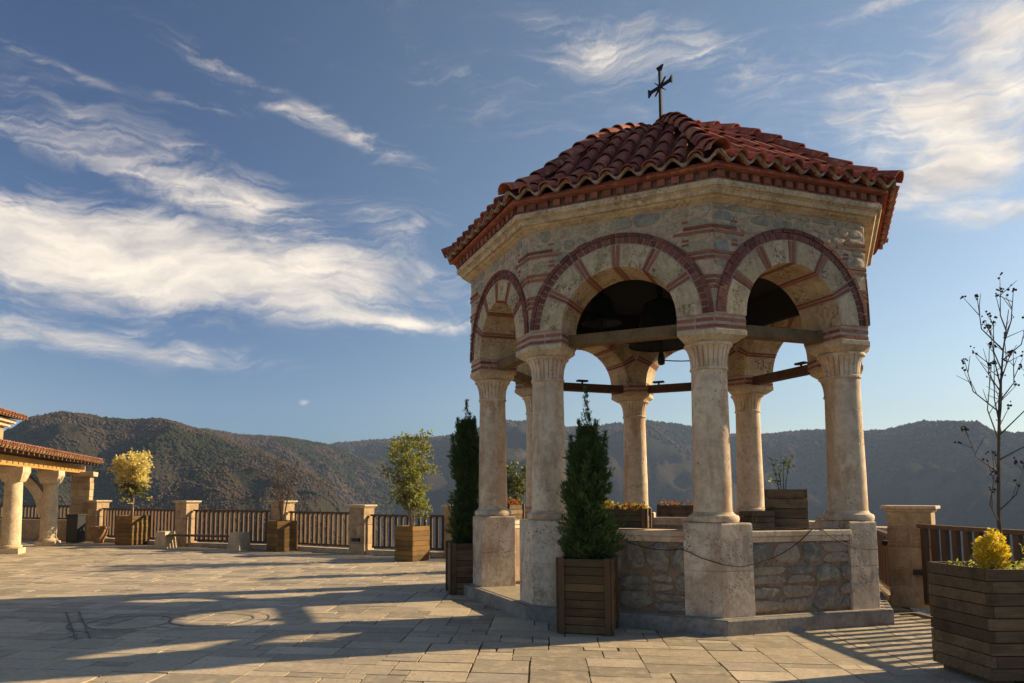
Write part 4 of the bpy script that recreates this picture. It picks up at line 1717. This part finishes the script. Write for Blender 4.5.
tag(lw.build('low_wall', M['pillar'], bevel=.01), 'low stone wall seen between the portico columns', 'wall')
fence('dark timber railing on the low wall behind the portico columns', ax, bx_, step=.19, trim=.1, h0=.74, h1=1.26, bw=.07)
fence('brown timber fence just behind the broad right pillar', (8.1, 14.4), (6.6, 11.0), trim=.34, h1=1.0, h0=.1)
kerb((8.1, 14.4), (6.6, 11.0))
fence('brown timber fence running into the right foreground', (6.50, 10.5), (6.62, 2.0), step=.21, trim=.22, h1=1.21, h0=.10, bw=.11)

# wall light boxes on the broad pillar
for (dx, dz, lab) in ((-.335, .86, 'small black step light on the left face of the broad pillar'),):
    o = MB(); p = Vector((6.68, 10.8, 0)); r = R_(-38)
    nx = Vector((math.cos(r + PI), math.sin(r + PI), 0)); c = p + nx * .33
    o.box((c.x, c.y, .90), (.10, .20, .07), r)
    tag(o.build('step_light', M['black_plastic'], bevel=.01), lab, 'lamp', 'step lights on the pillars')
    ny = Vector((math.sin(r), -math.cos(r), 0)); c = p + ny * .33 + Vector((.1, -.08, 0))
    o = MB(); o.box((c.x, c.y, .52), (.20, .10, .07), r)
    tag(o.build('step_light', M['black_plastic'], bevel=.01), 'small black step light low on the right face of the broad pillar', 'lamp', 'step lights on the pillars')
q = Vector((-2.67, 20.45, 0)); r = R_(-28); c = q + Vector((math.sin(r), -math.cos(r), 0)) * .28
o = MB(); o.box((c.x, c.y, .40), (.26, .07, .09), r)
tag(o.build('step_light', M['black_plastic'], bevel=.01), 'small black step light on the pillar left of the olive green tree', 'lamp', 'step lights on the pillars')

# stone bench
bo = thing('stone_bench', 'long bench with pale stone supports and thin dark plank seat', 'bench', (-7.75, 22.3, 0), math.atan2(-.9, 2.9))
for x in (-1.30, 1.30):
    mb = MB()
    mb.prism([(x - .22, -.30), (x + .22, -.30), (x + .22, .30), (x - .22, .30)], 0, .52, [(x - .16, -.26), (x + .16, -.26), (x + .16, .26), (x - .16, .26)])
    mb.build('support', M['light_stone'], bo, bevel=.01)
mb = MB(); mb.box((0, 0, .40), (2.3, .42, .05)); mb.build('seat', M['rail'], bo)

# terracotta urn
uo = thing('terracotta_urn', 'round terracotta urn at the foot of the portico pillar', 'urn', (-12.2, 25.0, 0))
mb = MB(); mb.lathe([(.13, 0), (.16, .04), (.16, .10), (.23, .26), (.28, .42), (.28, .47), (.31, .50), (.31, .56), (.27, .57), (.25, .50)], 28); mb.build('urn_body', M['terracotta'], uo, smooth='auto')
mb = MB(); mb.lathe([(.01, .49), (.255, .50)], 20, cap=False); mb.build('soil', M['soil'], uo, fix=False)
# black bin
bb = thing('litter_bin', 'black litter bin against the stone pier of the portico', 'bin', (-13.0, 25.0, 0), R_(-12))
mb = MB(); mb.prism([(-.22, -.2), (.22, -.2), (.22, .2), (-.22, .2)], .03, .92); mb.build('bin_body', M['black_plastic'], bb, bevel=.02)
mb = MB(); mb.box((0, 0, .95), (.50, .46, .06)); mb.build('lid', M['black_plastic'], bb, bevel=.015)

# ------------------------------------------------------------------ portico at the left
# local frame: +Y runs along the colonnade away from the viewer, +X faces the plaza
po = thing('portico', 'sunlit stone portico with round columns and red tiled lean to roof', 'portico', (-12.46, 20.5, 0), math.atan2(.22, .975))
EZ = 2.62
for s, y in enumerate((-6.4, -3.2, 0, 3.2)):
    mb = MB()
    mb.lathe([(.25, .22), (.245, .6), (.225, 2.02)], 28, (0, y, 0))
    c = mb.build('column', M['light_stone'], po, smooth='auto')
    mb = MB(); mb.box((0, y, .08), (.60, .60, .16)); mb.lathe([(.28, .16), (.295, .19), (.285, .23), (.25, .25)], 28, (0, y, 0)); mb.build('column_base', M['light_stone'], c, bevel=.01)
    mb = MB()
    sq = lambda h: [(-h, y - h), (h, y - h), (h, y + h), (-h, y + h)]
    mb.prism(sq(.225), 2.00, 2.10, sq(.27)); mb.prism(sq(.27), 2.10, 2.24, sq(.31)); mb.prism(sq(.32), 2.24, 2.42)
    mb.build('capital', M['light_stone'], c, bevel=.01)
mb = MB()
for k in range(9):
    mb.box((.20, 6.1, .13 + k * .262), (.62 + random.uniform(-.02, .02), .50 + random.uniform(-.02, .02), .255))
mb.build('pier', M['pillar'], po, bevel=.012)
mb = MB(); mb.box((.20, 6.1, 2.42), (.86, .66, .10)); mb.box((.28, 6.1, 2.34), (.70, .56, .07)); mb.build('pier_cap', M['light_stone'], po, bevel=.01)
mb = MB(); mb.box((0, -.6, 2.56), (.34, 14.2, .27)); mb.build('beam', M['gold_wood'], po)
# back arcade
mb = MB()
mb.box((-3.6, -.6, .40), (.35, 14.2, .80)); mb.build('back_wall', M['pillar'], po)
mb = MB(); mb.box((-3.6, -.6, .83), (.5, 14.2, .06)); mb.build('back_coping', M['light_stone'], po)
for y in (-3.4, 1.8, 6.2):
    mb = MB(); mb.box((-3.6, y, 1.65), (.45, .55, 1.6)); mb.build('back_pier', M['pillar'], po)
mb = MB()
for k in range(60):
    mb.box((-3.6, -5 + k * .19, 1.05), (.03, .05, .36))
mb.box((-3.6, .6, 1.24), (.07, 11.4, .05))
mb.build('balustrade', M['rail'], po)
mb = MB()
mb.box((-3.6, -.6, 2.60), (.5, 14.2, .30)); mb.build('back_lintel', M['light_stone'], po)
# an arch rib across the passage
mb = MB()
for yy in (3.2,):
    n = 20
    vs, fs = [], []
    for i in range(n + 1):
        a = PI * i / n
        for r in (1.45, 1.75):
            for dy in (-.18, .18):
                vs.append((-1.75 + r * math.cos(a), yy + dy, 1.0 + r * .92 * math.sin(a)))
    for i in range(n):
        b0, b1 = i * 4, i * 4 + 4
        fs += [(b0, b1, b1 + 1, b0 + 1), (b0 + 2, b0 + 3, b1 + 3, b1 + 2), (b0, b0 + 2, b1 + 2, b1), (b0 + 1, b1 + 1, b1 + 3, b0 + 3)]
    mb.add(vs, fs)
mb.build('cross_arch', M['light_stone'], po)
# rafters and roof
SL = math.tan(R_(7))


def lean_roof(parent, x_e, x_b, y0, y1, ze, spacing=.25, mat=None, raft=True):
    ca_ = math.cos(math.atan(SL))
    L = (x_e - x_b)
    mb = MB()
    vs = [(x_e, y0, ze), (x_e, y1, ze), (x_b, y1, ze + L * SL), (x_b, y0, ze + L * SL)]
    vs += [(a_, b_, c_ + .05) for a_, b_, c_ in vs]
    mb.add(vs, [(0, 1, 2, 3), (4, 7, 6, 5), (0, 4, 5, 1), (1, 5, 6, 2), (2, 6, 7, 3), (3, 7, 4, 0)])
    rf = mb.build('roof', M['plank'], parent)
    mb = MB()
    d = Vector((-1, 0, SL)).normalized(); s = Vector((0, 1, 0)); up = Vector((SL, 0, 1)).normalized()
    n = int((y1 - y0) / spacing)
    ncr = max(1, int(L / ca_ / .38))
    for k in range(n + 1):
        for inv in (0, 1):
            yy = y0 + spacing * (k + .5 * inv)
            for c in range(ncr):
                pa = Vector((x_e + .06, yy, ze + .05 - .06 * SL)) + d * (c * .38)
                tile_piece(mb, pa + up * (.07 if inv else .05), pa + d * .42 + up * (.05 if inv else .03), s, up, .090, .078, inv=bool(inv), n=5)
    mb.build('barrel_tiles', M['tile2'], rf, fix=False)
    if raft:
        k = 0
        y = y0 + .15
        r0 = None
        while y < y1:
            if r0 is None:
                mb = MB()
                vs = []
                for (xx, zz) in ((x_e - .04, ze - .09 + .04 * SL), (x_e - .04, ze - .01 + .04 * SL), (x_b, ze + L * SL - .01), (x_b, ze + L * SL - .20)):
                    for dy in (-.04, .04):
                        vs.append((xx, dy, zz))
                mb.add(vs, [(0, 1, 3, 2), (2, 3, 5, 4), (4, 5, 7, 6), (6, 7, 1, 0), (0, 2, 4, 6), (1, 7, 5, 3)])
                r0 = mb.build('rafter', M['rail'], rf); r0.location = (0, y, 0)
            else:
                c = r0.copy(); COL.objects.link(c); c.parent = rf; c.location = (0, y, 0)
            y += .42
    return rf


lean_roof(po, .72, -1.9, -7.5, 6.45, 2.79)
mb = MB(); mb.box((-2.6, -.6, 2.85), (2.6, 14.2, .12)); mb.build('ceiling', M['plank'], po)
# taller block behind
ub = thing('stone_building', 'taller stone building with red tiled eave rising behind the portico', 'building', (-12.35, 20.2, 0), math.atan2(.22, .975))
mb = MB(); mb.box((-3.8, -2.7, 3.38), (4.4, 13.0, 1.0)); mb.build('wall', M['pillar'], ub)
mb = MB(); mb.box((-3.8, -2.7, 3.90), (4.7, 13.3, .12)); mb.box((-3.8, -2.7, 4.02), (4.95, 13.55, .12)); mb.build('cornice', M['light_stone'], ub, bevel=.02)
lean_roof(ub, -1.15, -6.0, -9.8, 4.25, 4.10, raft=False)
